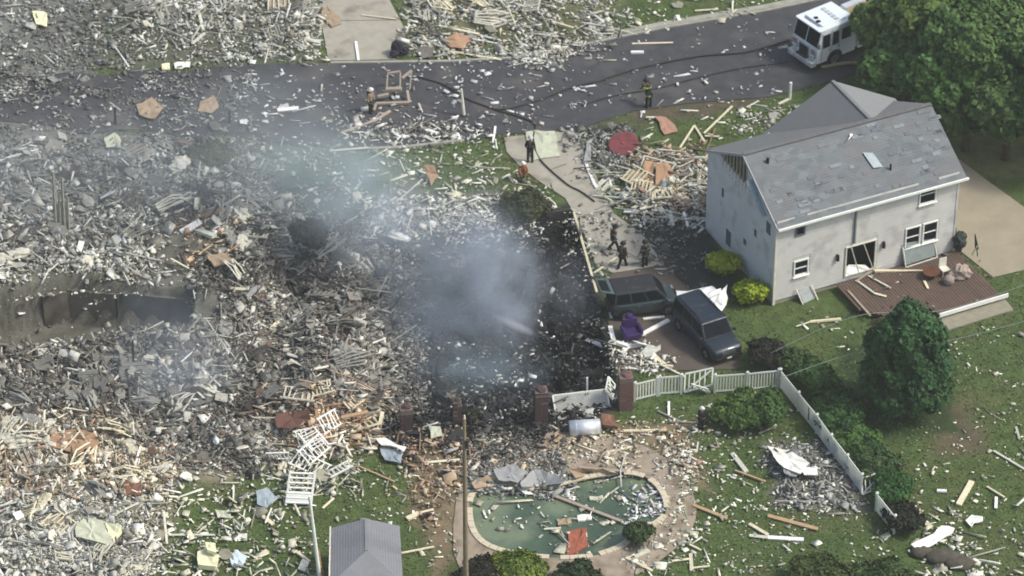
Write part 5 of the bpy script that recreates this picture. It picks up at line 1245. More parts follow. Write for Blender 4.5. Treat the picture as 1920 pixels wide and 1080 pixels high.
pn('plywood_sheet', [(1226, 304), (1252, 305), (1266, 328), (1262, 345), (1229, 347)], [.8, .7, .3, .2, .2], 'orange', 'larger orange plywood sheet in the heap left of the house', 'plywood sheet')
pn('plywood_sheet', [(388, 478), (425, 474), (438, 492), (402, 500)], .3, 'tan', 'tan sheet in the brownish rubble above the left basement', 'plywood sheet')
pn('plywood_sheet', [(229, 902), (264, 904), (268, 924), (236, 930)], .3, 'rust', 'small rust-brown sheet below the cream stud fan', 'plywood sheet')
pn('plywood_sheet', [(598, 30), (612, 8), (636, 30), (640, 44), (622, 50)], .1, 'tan', 'tan sheet lying on the left edge of the top driveway', 'plywood sheet')
pn('metal_sheet', [(142, 985), (160, 968), (196, 978), (212, 1022), (170, 1012), (143, 1006)], .4, 'pgreen', 'crumpled pale green metal sheet in the lower left rubble', 'metal sheet')
pn('metal_sheet', [(196, 978), (228, 984), (229, 998), (210, 1022)], [.5, .7, .4, .2], 'pyellow', 'folded pale end of the crumpled metal sheet lower left', 'metal sheet')
pn('mattress', [(370, 1034), (386, 1026), (410, 1040), (404, 1062), (372, 1058)], .4, 'pyellow', 'pale yellow cushion on the grass at the bottom left', 'cushion', .3)
pn('mattress', [(384, 1016), (404, 1018), (406, 1036), (388, 1030)], .8, 'pyellow', 'smaller pale yellow cushion standing behind the first one', 'cushion', .2)
pn('plastic_sheet', [(430, 1046), (445, 1030), (463, 1042), (456, 1058), (436, 1062)], .2, 'lblue', 'pale blue plastic sheet at the bottom edge left of centre', 'plastic sheet')
pn('plastic_sheet', [(403, 955), (430, 955), (434, 972), (408, 970)], .2, 'pgreen', 'pale green-grey sheet on the lower left grass', 'plastic sheet')
pn('plastic_sheet', [(480, 920), (500, 914), (520, 935), (500, 952), (482, 945)], .2, 'bgrey', 'blue-grey sheet on the dark grass left of the stair section', 'plastic sheet')
pn('fallen_awning', [(704, 822), (722, 820), (762, 838), (757, 846), (715, 834)], .5, 'white', 'white awning edge above the blue-grey scraps below the leftmost pillar', 'awning')
pn('fallen_awning', [(712, 838), (755, 848), (752, 868), (722, 862)], .2, 'bgrey', 'blue-grey crumpled awning cloth below the leftmost pillar', 'awning')
pn('broken_door', [(803, 798), (826, 800), (831, 816), (808, 822)], .3, 'pgreen', 'pale green-grey door piece right of the leftmost pillar', 'door')
pn('broken_door', [(1003, 925), (1022, 928), (1026, 948), (1002, 948)], [.1, .1, .1, .1], 'white', 'white box lid floating at the left part of the pool', 'lid')
pn('pool_raft', [(1064, 996), (1100, 990), (1103, 1020), (1080, 1036), (1062, 1040)], [1.3 - .05] * 5, 'red', 'orange-red raft floating at the lower edge of the pool', 'raft', .12)
pn('pool_float', [(1082, 966), (1108, 965), (1110, 974), (1084, 976)], [1.25] * 4, 'white', 'white float in the middle of the pool', 'float', .1)
pn('pool_float', [(1044, 972), (1070, 970), (1072, 980), (1046, 984)], [1.25] * 4, 'tan', 'tan float left of the white float in the pool', 'float', .1)
pn('pool_float', [(1105, 930), (1130, 928), (1132, 935), (1106, 937)], [1.25] * 4, 'pgreen', 'pale float near the spa end of the pool', 'float', .1)
pn('pool_float', [(1165, 930), (1172, 932), (1177, 940), (1170, 941)], [1.25] * 4, 'white', 'small white float nearest the spa', 'float', .1)
pn('tarp', [(975, 905), (1000, 880), (1040, 888), (1062, 900), (1030, 925), (1010, 950), (985, 935)], .5, 'grey', 'grey crumpled tarpaulin over the left rim of the pool', 'tarpaulin')
pn('tarp', [(884, 905), (915, 890), (960, 898), (975, 915), (940, 925), (900, 925)], .35, 'tan', 'dirty beige sheeting over the upper left rim of the pool', 'tarpaulin')
pn('tarp', [(925, 880), (960, 870), (990, 885), (970, 905), (935, 900)], .4, 'grey', 'grey crumpled sheet on the ground above the pool', 'tarpaulin')
pn('tarp', [(1065, 880), (1130, 878), (1165, 890), (1130, 905), (1085, 902)], .3, 'tan', 'beige crumpled sheeting on the patio behind the pool', 'tarpaulin')
pn('tarp', [(1085, 795), (1060, 840), (1010, 850), (1000, 830), (1040, 812)], .1, 'tan', 'tan sheeting on the ground below the sooty pillar', 'tarpaulin')
pn('tarp', [(1128, 775), (1150, 778), (1158, 800), (1130, 796)], .4, 'rust', 'rust-brown cushion beside the metal tank', 'cushion', .2)
pn('white_wreck', [(1438, 836), (1480, 844), (1518, 868), (1500, 888), (1460, 868)], .4, 'white', 'long white crumpled metal in the wedge by the fence', 'metal sheet')
pn('white_wreck', [(1500, 876), (1532, 878), (1534, 890), (1508, 890)], .4, 'white', 'small white scrap right of the long crumpled metal by the fence', 'metal sheet')
pn('white_wreck', [(1468, 872), (1500, 885), (1492, 894), (1470, 886)], .3, 'grey', 'grey metal scrap under the white metal by the fence', 'metal sheet')
pn('white_wreck', [(1708, 1020), (1750, 1000), (1765, 985), (1790, 990), (1782, 1002), (1755, 1018), (1722, 1035)], .3, 'white', 'white torn sheet over the rocks at the bottom right', 'metal sheet')
pn('white_wreck', [(1810, 975), (1822, 965), (1843, 968), (1843, 976), (1826, 980), (1822, 988)], .2, 'white', 'white angular scrap on the right lawn above the torn sheet', 'metal sheet')
pn('white_wreck', [(1016, 370), (1035, 375), (1045, 388), (1030, 390), (1014, 380)], .5, 'white', 'bright white heap of cloth at the top of the burnt basement', 'cloth')
pn('garage_trim', [(1100, 265), (1112, 258), (1108, 300), (1094, 302)], .2, 'grey', 'mauve-grey slab beside the top of the middle driveway', 'slab')
pn('roof_piece', [(1585 - 600, 247), (1040, 245), (1050, 292), (1000, 300)], .12, 'pgreen', 'pale grey sheet on the driveway behind the person in black', 'sheet')
pn('wall_panel', [(195, 260), (215, 248), (228, 262), (224, 275), (200, 276)], .3, 'pgreen', 'pale beige panel in the grey rubble below the left road', 'panel')
pn('wall_panel', [(326, 118), (357, 115), (356, 126), (328, 128)], .1, 'white', 'bright white panel by the upper road edge at left', 'panel')
pn('wall_panel', [(303, 120), (318, 118), (319, 130), (304, 130)], .1, 'pyellow', 'small cream panel left of the bright white panel at upper left', 'panel')
pn('wall_panel', [(255, 195), (285, 182), (305, 200), (290, 222), (262, 215)], .2, 'tan', 'tan crumpled panel on the left road', 'panel')
pn('wall_panel', [(375, 190), (400, 178), (410, 200), (395, 212), (370, 208)], .2, 'tan', 'grey-tan crumpled panel further right on the left road', 'panel')
pn('wall_panel', [(60, 20), (88, 24), (88, 50), (68, 45)], .2, 'pyellow', 'pale yellow panel at the top left corner', 'panel')
pn('roof_debris', [(1592, 246), (1602, 250), (1590, 262), (1594, 255)], 7.75, 'white', 'white hooked scrap on the roof of the grey house', 'scrap')
# rocks
for i, (px, py, s_, lab) in enumerate([(1770, 1048, 1.0, 'largest flat brown-grey rock at the bottom right'), (1730, 1040, .7, 'smaller dark rock left of the largest one bottom right'), (1800, 1060, .8, 'right-hand brown rock of the pile at the bottom right')]):
    p = G(px, py); t = MB().blob((0, 0, 0), (s_, s_ * .6, s_ * .35), 14, 9, .15).build('rock', M('brown_rock', S(84, 80, 70), .9, var=.25, bump=.5), None, True, label=lab, category='rock'); t.location = (p.x, p.y, .15)
# door frame wreck on the road
t = thing('door_frame', 735, 197, .03, 0, 'taupe wrecked cabinet frame on the road right of the person in tan', 'door frame')
for a, b, w in (((-1, 0, .1), (1.1, .05, .15), .2), ((-1, 0, .1), (-1.1, -.7, .05), .14), ((1.1, .05, .15), (.95, .9, .5), .16), ((-.35, 1.0, .6), (-.3, 2.1, 1.0), .08), ((-.3, 2.1, 1.0), (.5, 2.2, 1.1), .14), ((.5, 1.1, .5), (.5, 2.1, 1.1), .08), ((.6, 1.7, .9), (1.2, 2.3, 1.1), .16), ((1.2, 2.3, 1.1), (1.1, 1.2, .4), .07), ((-.9, .5, .3), (-.2, .6, .4), .22), ((-.4, 1.0, .5), (.6, .9, .6), .3)):
    MB().bar(a, b, w, w * .7).build('frame_piece', SP['taupe'], t)
# hoses
def cable(name, pts, r, mat, label, cat):
    P = [G(*p[:2]) for p in pts]
    for q, p in zip(P, pts): q.z = max(hz(q.x, q.y), 0) + (p[2] if len(p) > 2 else .05 + r)
    Q = []
    for i in range(len(P) - 1):
        p0, p1, p2, p3 = P[max(i - 1, 0)], P[i], P[i + 1], P[min(i + 2, len(P) - 1)]
        for k in range(8):
            s_ = k / 8; Q.append(.5 * ((2 * p1) + (p2 - p0) * s_ + (2 * p0 - 5 * p1 + 4 * p2 - p3) * s_ * s_ + (3 * p1 - p0 - 3 * p2 + p3) * s_ ** 3))
    Q.append(P[-1]); mb = MB(); o = Q[0]; rings = []
    for i, q in enumerate(Q):
        d = (Q[min(i + 1, len(Q) - 1)] - Q[max(i - 1, 0)]).normalized(); n_ = Vector((-d.y, d.x, 0)).normalized(); b_ = d.cross(n_)
        rings.append([q - o + n_ * r * math.cos(a) + b_ * r * math.sin(a) for a in [2 * math.pi * k / 6 for k in range(6)]])
    mb.loft(rings); ob = mb.build(name, mat, None, True, label=label, category=cat); ob.location = o; return ob
cable('fire_hose', [(1480, 78), (1400, 100), (1310, 108), (1200, 130), (1120, 155), (1075, 165), (1010, 190), (960, 205), (930, 208)], .07, m_soot, 'long dark fire hose running from the fire engine along the road', 'hose')
cable('fire_hose', [(1480, 118), (1390, 130), (1300, 150), (1230, 168), (1150, 182), (1090, 200)], .045, m_soot, 'thinner grey fire hose along the middle of the road', 'hose')
cable('fire_hose', [(760, 140), (830, 160), (870, 185), (930, 208), (1000, 232), (1000, 262), (1012, 300), (1060, 345), (1090, 362), (1115, 380)], .05, m_soot, 'dark fire hose crossing the left road and following the driveway', 'hose')
cable('fire_hose', [(1540, 130), (1600, 122), (1640, 135), (1680, 150)], .12, M('pale_hose', S(150, 140, 112), .9), 'pale fire hose on the road behind the fire engine wheel', 'hose')
cable('overhead_wire', [(1440, 742, 3), (1600, 712, 4.5), (1760, 688, 4), (1930, 660, 5)], .02, M('wire_grey', S(130, 140, 128), .6), 'upper thin overhead wire crossing in front of the evergreen', 'wire')
cable('overhead_wire', [(1450, 792, 3), (1610, 765, 4), (1760, 748, 4), (1930, 730, 5)], .02, M('wire_grey', S(130, 140, 128), .6), 'lower thin overhead wire crossing in front of the evergreen', 'wire')

# ------------------------------------------------------------------ scattered debris
PAL = {
 'pale': [(S(222, 223, 208), 'off-white'), (S(190, 192, 178), 'cream grey'), (S(160, 160, 146), 'pale grey'), (S(128, 124, 108), 'taupe'), (S(206, 202, 176), 'cream')],
 'grey': [(S(124, 127, 120), 'grey'), (S(112, 115, 108), 'dark grey'), (S(124, 122, 110), 'taupe'), (S(140, 143, 135), 'ash grey'), (S(104, 104, 96), 'brown grey'), (S(158, 160, 151), 'pale grey'), (S(88, 88, 84), 'sooty'), (S(196, 198, 188), 'off-white')],
 'dust': [(S(120, 118, 106), 'taupe'), (S(106, 104, 93), 'brown grey'), (S(92, 89, 80), 'dark brown'), (S(136, 134, 121), 'pale taupe'), (S(80, 78, 72), 'sooty'), (S(154, 153, 140), 'pale grey'), (S(104, 103, 96), 'dark grey'), (S(192, 190, 172), 'off-white'), (S(108, 90, 76), 'rusty')],
 'yard': [(S(230, 230, 208), 'off-white'), (S(208, 204, 170), 'cream'), (S(176, 176, 150), 'pale tan'), (S(150, 148, 124), 'tan')],
 'wood': [(S(214, 184, 140), 'pale wood'), (S(176, 142, 108), 'orange wood'), (S(140, 112, 88), 'brown wood'), (S(214, 202, 174), 'cream'), (S(108, 88, 72), 'rusty')],
 'char': [(S(30, 32, 35), 'charred black'), (S(42, 45, 48), 'sooty'), (S(58, 60, 62), 'ash grey'), (S(26, 28, 30), 'charred black'), (S(48, 48, 48), 'sooty'), (S(88, 88, 86), 'pale ash')],
 'road': [(S(222, 224, 220), 'off-white'), (S(184, 188, 184), 'pale grey'), (S(140, 140, 138), 'grey'), (S(198, 190, 170), 'cream')],
 'sun': [(S(232, 224, 190), 'cream'), (S(206, 194, 156), 'straw'), (S(178, 166, 136), 'tan'), (S(140, 128, 106), 'taupe'), (S(232, 230, 216), 'off-white'), (S(112, 102, 86), 'brown grey'), (S(190, 146, 108), 'orange wood')],  # yellowish mix of cream, straw and tan pieces
}
# polygon, number, palette, stick share, size factor, heaped height, tilt, preferred direction (None or degrees)
ZN = [
 ([(244, -20), (600, -20), (610, 112), (244, 118)], 900, 'pale', .55, 0.83, 0.35, 22, None),
 ([(-20, -20), (100, -20), (110, 180), (-20, 190)], 260, 'grey', .45, 0.95, 0.2, 10, None),
 ([(90, -20), (244, -20), (244, 118), (100, 130)], 300, 'grey', .45, 0.86, 0.2, 10, None),
 ([(752, -20), (1180, -20), (1150, 70), (960, 112), (770, 108)], 909, 'pale', .7, 0.99, 0.4, 20, 150),
 ([(1170, -20), (1480, -20), (1380, 28), (1180, 62)], 130, 'yard', .5, 0.77, 0.1, 8, None),
 ([(940, 95), (1100, 60), (1120, 90), (980, 130)], 220, 'pale', .6, 0.77, 0.2, 15, 170),
 ([(-20, 130), (480, 122), (480, 262), (-20, 262)], 433, 'grey', .45, 0.74, 0.2, 10, None),
 ([(440, 122), (1100, 105), (1080, 245), (700, 275), (440, 262)], 452, 'road', .35, 0.62, 0.03, 5, 0),
 ([(1090, 90), (1470, 40), (1470, 175), (1090, 240)], 90, 'road', .3, 0.60, 0.02, 4, 0),
 ([(640, 235), (960, 225), (960, 262), (640, 285)], 130, 'pale', .5, 0.86, 0.2, 15, None),
 ([(-20, 262), (330, 262), (420, 430), (240, 470), (-20, 540)], 2808, 'grey', .35, 1.01, 0.4, 19, None),
 ([(-20, 440), (330, 450), (300, 540), (120, 540), (70, 548), (-20, 570)], 900, 'pale', .4, 0.95, 0.5, 28, None),
 ([(330, 262), (470, 262), (560, 430), (560, 600), (370, 560), (400, 430)], 2484, 'dust', .4, 0.89, 0.4, 17, None),
 ([(330, 330), (560, 380), (560, 480), (380, 460)], 380, 'pale', .35, 1.03, 0.5, 25, None),
 ([(360, 430), (470, 440), (460, 520), (340, 520)], 220, 'wood', .4, 1.03, 0.5, 25, None),
 ([(440, 270), (700, 282), (700, 400), (560, 420), (480, 400)], 149, 'pale', .4, 0.59, 0.15, 15, None),
 ([(560, 400), (670, 440), (705, 600), (735, 790), (540, 800), (530, 560)], 5103, 'dust', .35, 0.89, 0.4, 21, None),
 ([(-20, 660), (90, 672), (260, 640), (370, 645), (540, 560), (560, 800), (-20, 800)], 6318, 'dust', .35, 0.98, 0.4, 21, None),
 ([(100, 650), (430, 640), (500, 720), (300, 780), (90, 760)], 500, 'pale', .4, 0.95, 0.6, 30, None),
 ([(150, 780), (540, 760), (540, 860), (430, 900), (300, 880), (180, 830)], 2970, 'dust', .35, 0.74, 0.4, 19, None),
 ([(680, 370), (1000, 375), (1010, 430), (880, 440), (680, 455)], 520, 'pale', .4, 0.99, 0.35, 22, None),
 ([(700, 285), (950, 282), (1050, 370), (720, 375)], 210, 'yard', .5, 0.73, 0.1, 10, None),
 ([(1060, 240), (1180, 240), (1180, 330), (1120, 350)], 200, 'grey', .5, 0.86, 0.2, 10, None),
 ([(1125, 335), (1335, 290), (1330, 420), (1215, 430), (1165, 390)], 405, 'pale', .75, 1.24, 0.5, 20, 165),
 ([(1180, 290), (1335, 260), (1330, 400), (1200, 400)], 208, 'wood', .75, 1.14, 0.5, 20, 10),
 ([(1190, 190), (1440, 185), (1330, 270), (1200, 290)], 30, 'yard', .6, 0.77, 0.05, 8, 40),
 ([(1400, 225), (1500, 195), (1470, 225), (1350, 265)], 60, 'pale', .5, 0.69, 0.1, 8, 30),
 ([(1230, 420), (1330, 420), (1330, 540), (1250, 500)], 90, 'grey', .4, 0.77, 0.1, 7, None),
 ([(1100, 400), (1230, 400), (1240, 500), (1120, 500)], 67, 'grey', .5, 0.77, 0.15, 8, None),
 ([(1060, 395), (1090, 400), (1130, 520), (1110, 540)], 80, 'pale', .6, 0.69, 0.2, 15, None),
 ([(-20, 790), (190, 780), (330, 860), (300, 960), (-20, 960)], 4500, 'sun', .45, 0.73, 0.45, 28, None),
 ([(-20, 940), (240, 940), (300, 1000), (260, 1110), (-20, 1110)], 3750, 'pale', .3, 0.70, 0.4, 28, None),
 ([(250, 880), (560, 880), (600, 1110), (230, 1110)], 712, 'yard', .4, 0.86, 0.2, 18, None),
 ([(270, 780), (540, 800), (540, 880), (300, 890)], 300, 'pale', .35, 0.77, 0.4, 22, None),
 ([(480, 750), (720, 755), (700, 830), (500, 850)], 648, 'wood', .75, 0.95, 0.5, 22, 10),
 ([(500, 820), (700, 810), (660, 930), (520, 940)], 360, 'yard', .6, 0.86, 0.4, 22, None),
 ([(620, 840), (860, 850), (860, 1100), (620, 1100)], 132, 'yard', .4, 0.69, 0.05, 8, None),
 ([(740, 800), (880, 800), (990, 870), (860, 900), (800, 980), (750, 900)], 252, 'wood', .5, 0.86, 0.25, 18, None),
 ([(870, 820), (1010, 810), (1060, 880), (900, 910)], 702, 'dust', .45, 0.66, 0.2, 12, None),
 ([(1040, 790), (1290, 800), (1320, 900), (1240, 880), (1080, 880)], 294, 'sun', .6, 0.77, 0.1, 10, 0),
 ([(1220, 870), (1310, 880), (1310, 1000), (1200, 1080), (1160, 1050), (1260, 980)], 130, 'yard', .4, 0.69, 0.05, 8, None),
 ([(1180, 890), (1240, 900), (1250, 960), (1200, 985), (1170, 940)], 120, 'road', .4, 0.60, 1.3, 15, None),
 ([(1170, 770), (1480, 750), (1480, 860), (1440, 940), (1300, 900)], 214, 'yard', .4, 0.44, 0.08, 10, None),
 ([(1290, 880), (1640, 930), (1720, 1100), (1200, 1100)], 390, 'yard', .4, 0.44, 0.08, 10, None),
 ([(1425, 835), (1540, 830), (1620, 930), (1500, 960), (1440, 930)], 294, 'grey', .45, 0.86, 0.25, 12, None),
 ([(1690, 620), (1940, 600), (1940, 1100), (1720, 1100), (1700, 900)], 265, 'yard', .3, 0.42, 0.03, 6, None),
 ([(1700, 960), (1800, 950), (1830, 1030), (1900, 1090), (1760, 1090)], 120, 'yard', .3, 0.77, 0.1, 12, None),
 ([(1440, 570), (1620, 590), (1560, 680), (1450, 640)], 16, 'yard', .5, 0.69, 0.03, 6, None),
 ([(700, 455), (1070, 405), (1140, 650), (1155, 735), (755, 775)], 1920, 'char', .5, 1.03, 0.6, 30, None),
 ([(960, 420), (1080, 400), (1130, 560), (1140, 700), (1000, 720)], 32, 'grey', .5, 0.69, 0.4, 17, None),
 ([(690, 740), (1150, 745), (1040, 850), (860, 860), (700, 820)], 900, 'char', .45, 0.86, 0.2, 18, None),
 ([(700, 740), (1150, 745), (1040, 850), (860, 860), (700, 820)], 120, 'grey', .45, 0.77, 0.25, 12, None),
 ([(1140, 640), (1210, 650), (1260, 692), (1160, 700)], 130, 'pale', .4, 0.86, 0.2, 18, None),
 ([(840, 640), (1000, 650), (1000, 740), (850, 740)], 48, 'pale', .3, 0.60, 0.5, 25, None),
 ([(660, 460), (760, 470), (790, 600), (800, 760), (700, 780), (690, 600)], 1215, 'dust', .45, 1.03, .4, 25, None),
 ([(885, 935), (1000, 925), (1110, 900), (1180, 890), (1180, 985), (1100, 1040), (920, 1025)], 70, 'yard', .4, 0.90, 1.3, 6, None),
 ([(960, 905), (1180, 885), (1140, 915), (1000, 935)], 50, 'grey', .4, 1.10, 1.3, 10, None),
 ([(880, 895), (1060, 890), (1020, 925), (890, 925)], 160, 'grey', .4, 1.10, .2, 18, None),
 ([(1580, 500), (1840, 470), (1860, 550), (1650, 590)], 40, 'dust', .5, 0.52, 0.4, 3, None),
]
recs = dict(c=[], s=[], r=[], col=[], kind=[], cn=[], px=[], w=[])
def euler_mats(yaw, ax, ay):
    cz, sz = np.cos(yaw), np.sin(yaw); cx, sx = np.cos(ax), np.sin(ax); cy, sy = np.cos(ay), np.sin(ay)
    Z = np.zeros_like(yaw); O = Z + 1
    Rz = np.stack([cz, -sz, Z, sz, cz, Z, Z, Z, O], -1).reshape(-1, 3, 3)
    Rx = np.stack([O, Z, Z, Z, cx, -sx, Z, sx, cx], -1).reshape(-1, 3, 3); Ry = np.stack([cy, Z, sy, Z, O, Z, -sy, Z, cy], -1).reshape(-1, 3, 3)
    return Rz @ Ry @ Rx
hp_ = wHOUSE
for poly, n, pal, stk, sf, heap, tilt, pref in ZN:
    pp = np.array(poly, float); lo, hi_ = pp.min(0), pp.max(0); P = np.zeros((0, 2))
    while len(P) < n:
        q = rng.uniform(lo, hi_, (n * 2, 2)); w = sdist(q, pp) + rng.normal(0, 14, len(q)) > 0; P = np.concatenate([P, q[w]])
    P = P[:n]
    # clumping
    x, y = GP(P[:, 0], P[:, 1]); keep = (vnoise(x, y, 1.3, 88) * .6 + vnoise(x, y, 3.5, 89) * .6 + rng.random(n) * .6) > .62
    hsd = sdist(np.stack([x, y], 1), np.array([hloc(0, -8.6), hloc(12.1, -8.6), hloc(12.1, .1), hloc(0, .1)])) > -.15
    keep &= ~hsd; P = P[keep]; x = x[keep]; y = y[keep]; n = len(x)
    st = rng.random(n) < stk; ch = (~st) & (rng.random(n) < (.12 if pal in ('yard', 'road') else .3))
    L = np.where(st, np.clip(rng.lognormal(-.75, .75, n), .12, 3.8), np.where(ch, np.clip(rng.lognormal(-1.95, .6, n), .05, .8), np.clip(rng.lognormal(-1.5, .7, n), .08, 1.35))) * sf
    W = np.where(st, rng.uniform(.04, .13, n), L * rng.uniform(.35, .9, n)); T = np.where(st, rng.uniform(.03, .07, n), np.where(ch, L * rng.uniform(.4, .8, n), rng.uniform(.015, .05, n)))
    yaw = rng.uniform(0, 2 * np.pi, n)
    if pref is not None: yaw = np.where(rng.random(n) < .6, R(pref) + rng.normal(0, .35, n), yaw)
    tl = R(tilt); ax = rng.normal(0, tl, n); ay = rng.normal(0, tl * .7, n) / np.clip(L, .6, 3)
    z = height(x, y); lift = np.abs(np.sin(ay)) * L / 2 + np.abs(np.sin(ax)) * W / 2 * .8 + T / 2
    top = np.where(sdist(np.stack([x, y], 1), wPOOL) > -.1, np.maximum(z, -.17), np.maximum(z, np.where(heap > .04, z, .028)))
    if heap > 1: heap = .1
    z = top + lift + rng.random(n) ** 2 * heap * .5
    if pal == 'dust' and poly[0][0] == 1580: z += .43
    ci = np.minimum((rng.random(n) ** 1.25 * len(PAL[pal])).astype(int), len(PAL[pal]) - 1)
    recs['c'].append(np.stack([x, y, z], 1)); recs['s'].append(np.stack([L, W, T], 1)); recs['r'].append(np.stack([yaw, ax, ay], 1))
    recs['col'].append(np.array([PAL[pal][i][0][:3] for i in ci]) * rng.uniform(.85, 1.12, (n, 1)) * (1.14 if pal in ('dust', 'grey') else 1.0) * ((.80 + .40 * sstep(fbm(x, y, 3.2, 90, 3), .36, .62)) if pal in ('dust', 'grey') else (.74 + .45 * fbm(x, y, 3.5, 90, 3)))[:, None]); recs['cn'] += [PAL[pal][i][1] for i in ci]
    recs['kind'].append(np.where(st, 0, np.where(ch, 2, 1))); recs['px'].append(P); recs['w'].append(np.full(n, {'yard': .22, 'road': .3, 'char': .45}.get(pal, 1.0)))
for k in ('c', 's', 'r', 'col', 'kind', 'px', 'w'): recs[k] = np.concatenate(recs[k])
mn_ = recs['col'].mean(1, keepdims=True); recs['col'] = mn_ + (recs['col'] - mn_) * .74
recs['cn'] = np.array(recs['cn'])
LM = [('fire engine', 1550, 80), ('grey house', 1400, 430), ('top driveway', 675, 60), ('top orange sheet', 858, 75), ('wrecked cabinet frame', 740, 195), ('striped-coat person', 1214, 180), ('red round table', 1170, 268), ('middle driveway', 1060, 320), ('big orange plywood', 1238, 325), ('minivan', 1200, 545), ('purple armchair', 1184, 618), ('SUV', 1325, 625), ('yellow-green shrubs', 1385, 530), ('tall brick pillar', 1172, 730), ('lattice panel', 1090, 750), ('metal tank', 1096, 797), ('sooty brick pillar', 1014, 745), ('leftmost brick pillar', 762, 780), ('splintered orange heap', 620, 775), ('wrecked white balustrades', 600, 850), ('white stair section', 562, 920), ('garden shed', 690, 1030), ('utility pole', 872, 950), ('swimming pool', 1050, 960), ('pool spa', 1215, 930), ('fence corner', 1462, 710), ('long fence run', 1560, 850), ('white fence-side wreck', 1475, 865), ('rocks at bottom right', 1765, 1040), ('evergreen', 1690, 680), ('gravel yard', 1860, 420), ('cream stud fan', 170, 880), ('orange sheet lower left', 140, 825), ('crumpled green sheet', 185, 995), ('yellow cushions', 390, 1040), ('left basement', 230, 590), ('standing wall corner', 118, 400), ('bright white slabs', 390, 420), ('scorched black shrub', 585, 470), ('smoke', 880, 560), ('white folded slab', 750, 440), ('scorched olive bush', 985, 385), ('triangular tan sheet', 806, 328), ('grey slope beam', 665, 570), ('tan sheet', 412, 487), ('far left road', 100, 190), ('lone white scrap', 540, 205), ('top left corner', 40, 60), ('upper left white panel', 340, 122), ('curved pale plank', 376, 40), ('thin level batten', 360, 1003), ('white pole', 590, 1000), ('tan post on the lawn', 1330, 960), ('long white pipe', 1475, 1010), ('tapered cream shard', 1810, 925), ('verge at the top', 1300, 30), ('charred posts', 812, 650), ('left edge', 20, 330), ('left frame edge', 20, 780), ('thin dark post', 251, 680), ('red-brown sheet', 550, 785)]
lmx = np.array([(l[1], l[2]) for l in LM], float)
def where(px):
    d = (lmx - px) * [1, 1.3]; i = int((d ** 2).sum(1).argmin()); dx, dy = px[0] - lmx[i][0], (px[1] - lmx[i][1]) * 1.3
    n = math.hypot(dx, dy)
    if n < 28: rel = 'right at'
    elif abs(dx) > 2 * abs(dy): rel = 'right of' if dx > 0 else 'left of'
    elif abs(dy) > 2 * abs(dx): rel = 'below' if dy > 0 else 'above'
    else: rel = ('below right of' if dx > 0 else 'below left of') if dy > 0 else ('above right of' if dx > 0 else 'above left of')
    return rel + ' the ' + LM[i][0]
names = ['broken_plank', 'flat_fragment', 'insulation_lump']; cats = ['plank', 'wall fragment', 'insulation']; grp = ['splintered planks scattered by the blast', 'flat wall and siding fragments scattered by the blast', 'lumps of insulation and rubble scattered by the blast']
def variants(kind):
    out = []
    for i in range(6):
        mb = MB(); j = lambda a: random.uniform(-a, a); bend = random.choice((-1, 1)) * random.uniform(.8, 2.2)
        if kind == 0:
            P = [Vector((x * .5 + j(.03), y * .5 * (1 if x < 0 else random.uniform(.3, 1)) + ((0 if x else bend) if i % 2 else 0), z * .5)) for x in (-1, 0, 1) for y, z in ((-1, -1), (1, -1), (1, 1), (-1, 1))]
            mb.loft([P[0:4], P[4:8], P[8:12]])
        elif kind == 1:
            n = random.choice((4, 5, 6)); ring = [Vector((.5 * math.cos(a) * random.uniform(.8, 1.2), .5 * math.sin(a) * random.uniform(.8, 1.2), j(.9))) for a in [2 * math.pi * (k + .5) / n for k in range(n)]]
            V = ring + [Vector((0, 0, j(1.2)))]; V2 = [v - Vector((0, 0, 1)) for v in V]; m = n + 1
            mb.add(V + V2, [(k, (k + 1) % n, n) for k in range(n)] + [((k + 1) % n + m, k + m, n + m) for k in range(n)] + [(k, k + m, (k + 1) % n + m, (k + 1) % n) for k in range(n)])
        else: mb.blob((0, 0, 0), (.5, .5, .5), 7, 5, .3)
        out.append(mb.mesh(names[kind], m_indiv))
    return out
_seen = {}
def uniq(s_, px):
    if s_ in _seen:
        p0 = _seen[s_]; t_ = ', ' + ('right' if px[0] > p0[0] else 'left') + ' one'
        if abs(px[1] - p0[1]) > abs(px[0] - p0[0]): t_ = ', ' + ('lower' if px[1] > p0[1] else 'upper') + ' one'
        s2 = s_ + t_
        for w_ in ('steeply ', 'partly buried ', 'broken ', 'dusty ', 'split '):
            if s2 not in _seen: break
            s2 = w_ + s_ + t_ if w_ != 'steeply ' else s_.replace('tilted', 'steeply tilted') + t_
        s_ = s2
    _seen[s_] = px; return s_
single = np.zeros(len(recs['kind']), bool)
inview = (recs['px'][:, 0] > 5) & (recs['px'][:, 0] < 1915) & (recs['px'][:, 1] > 5) & (recs['px'][:, 1] < 1075)
adj = {0: ('short', 'medium-length', 'long'), 1: ('small', 'medium', 'broad'), 2: ('small', 'medium', 'large')}
poses = {0: ('flat', 'tilted', 'pointing up'), 1: ('flat', 'tilted', 'upended'), 2: ('', '', '')}
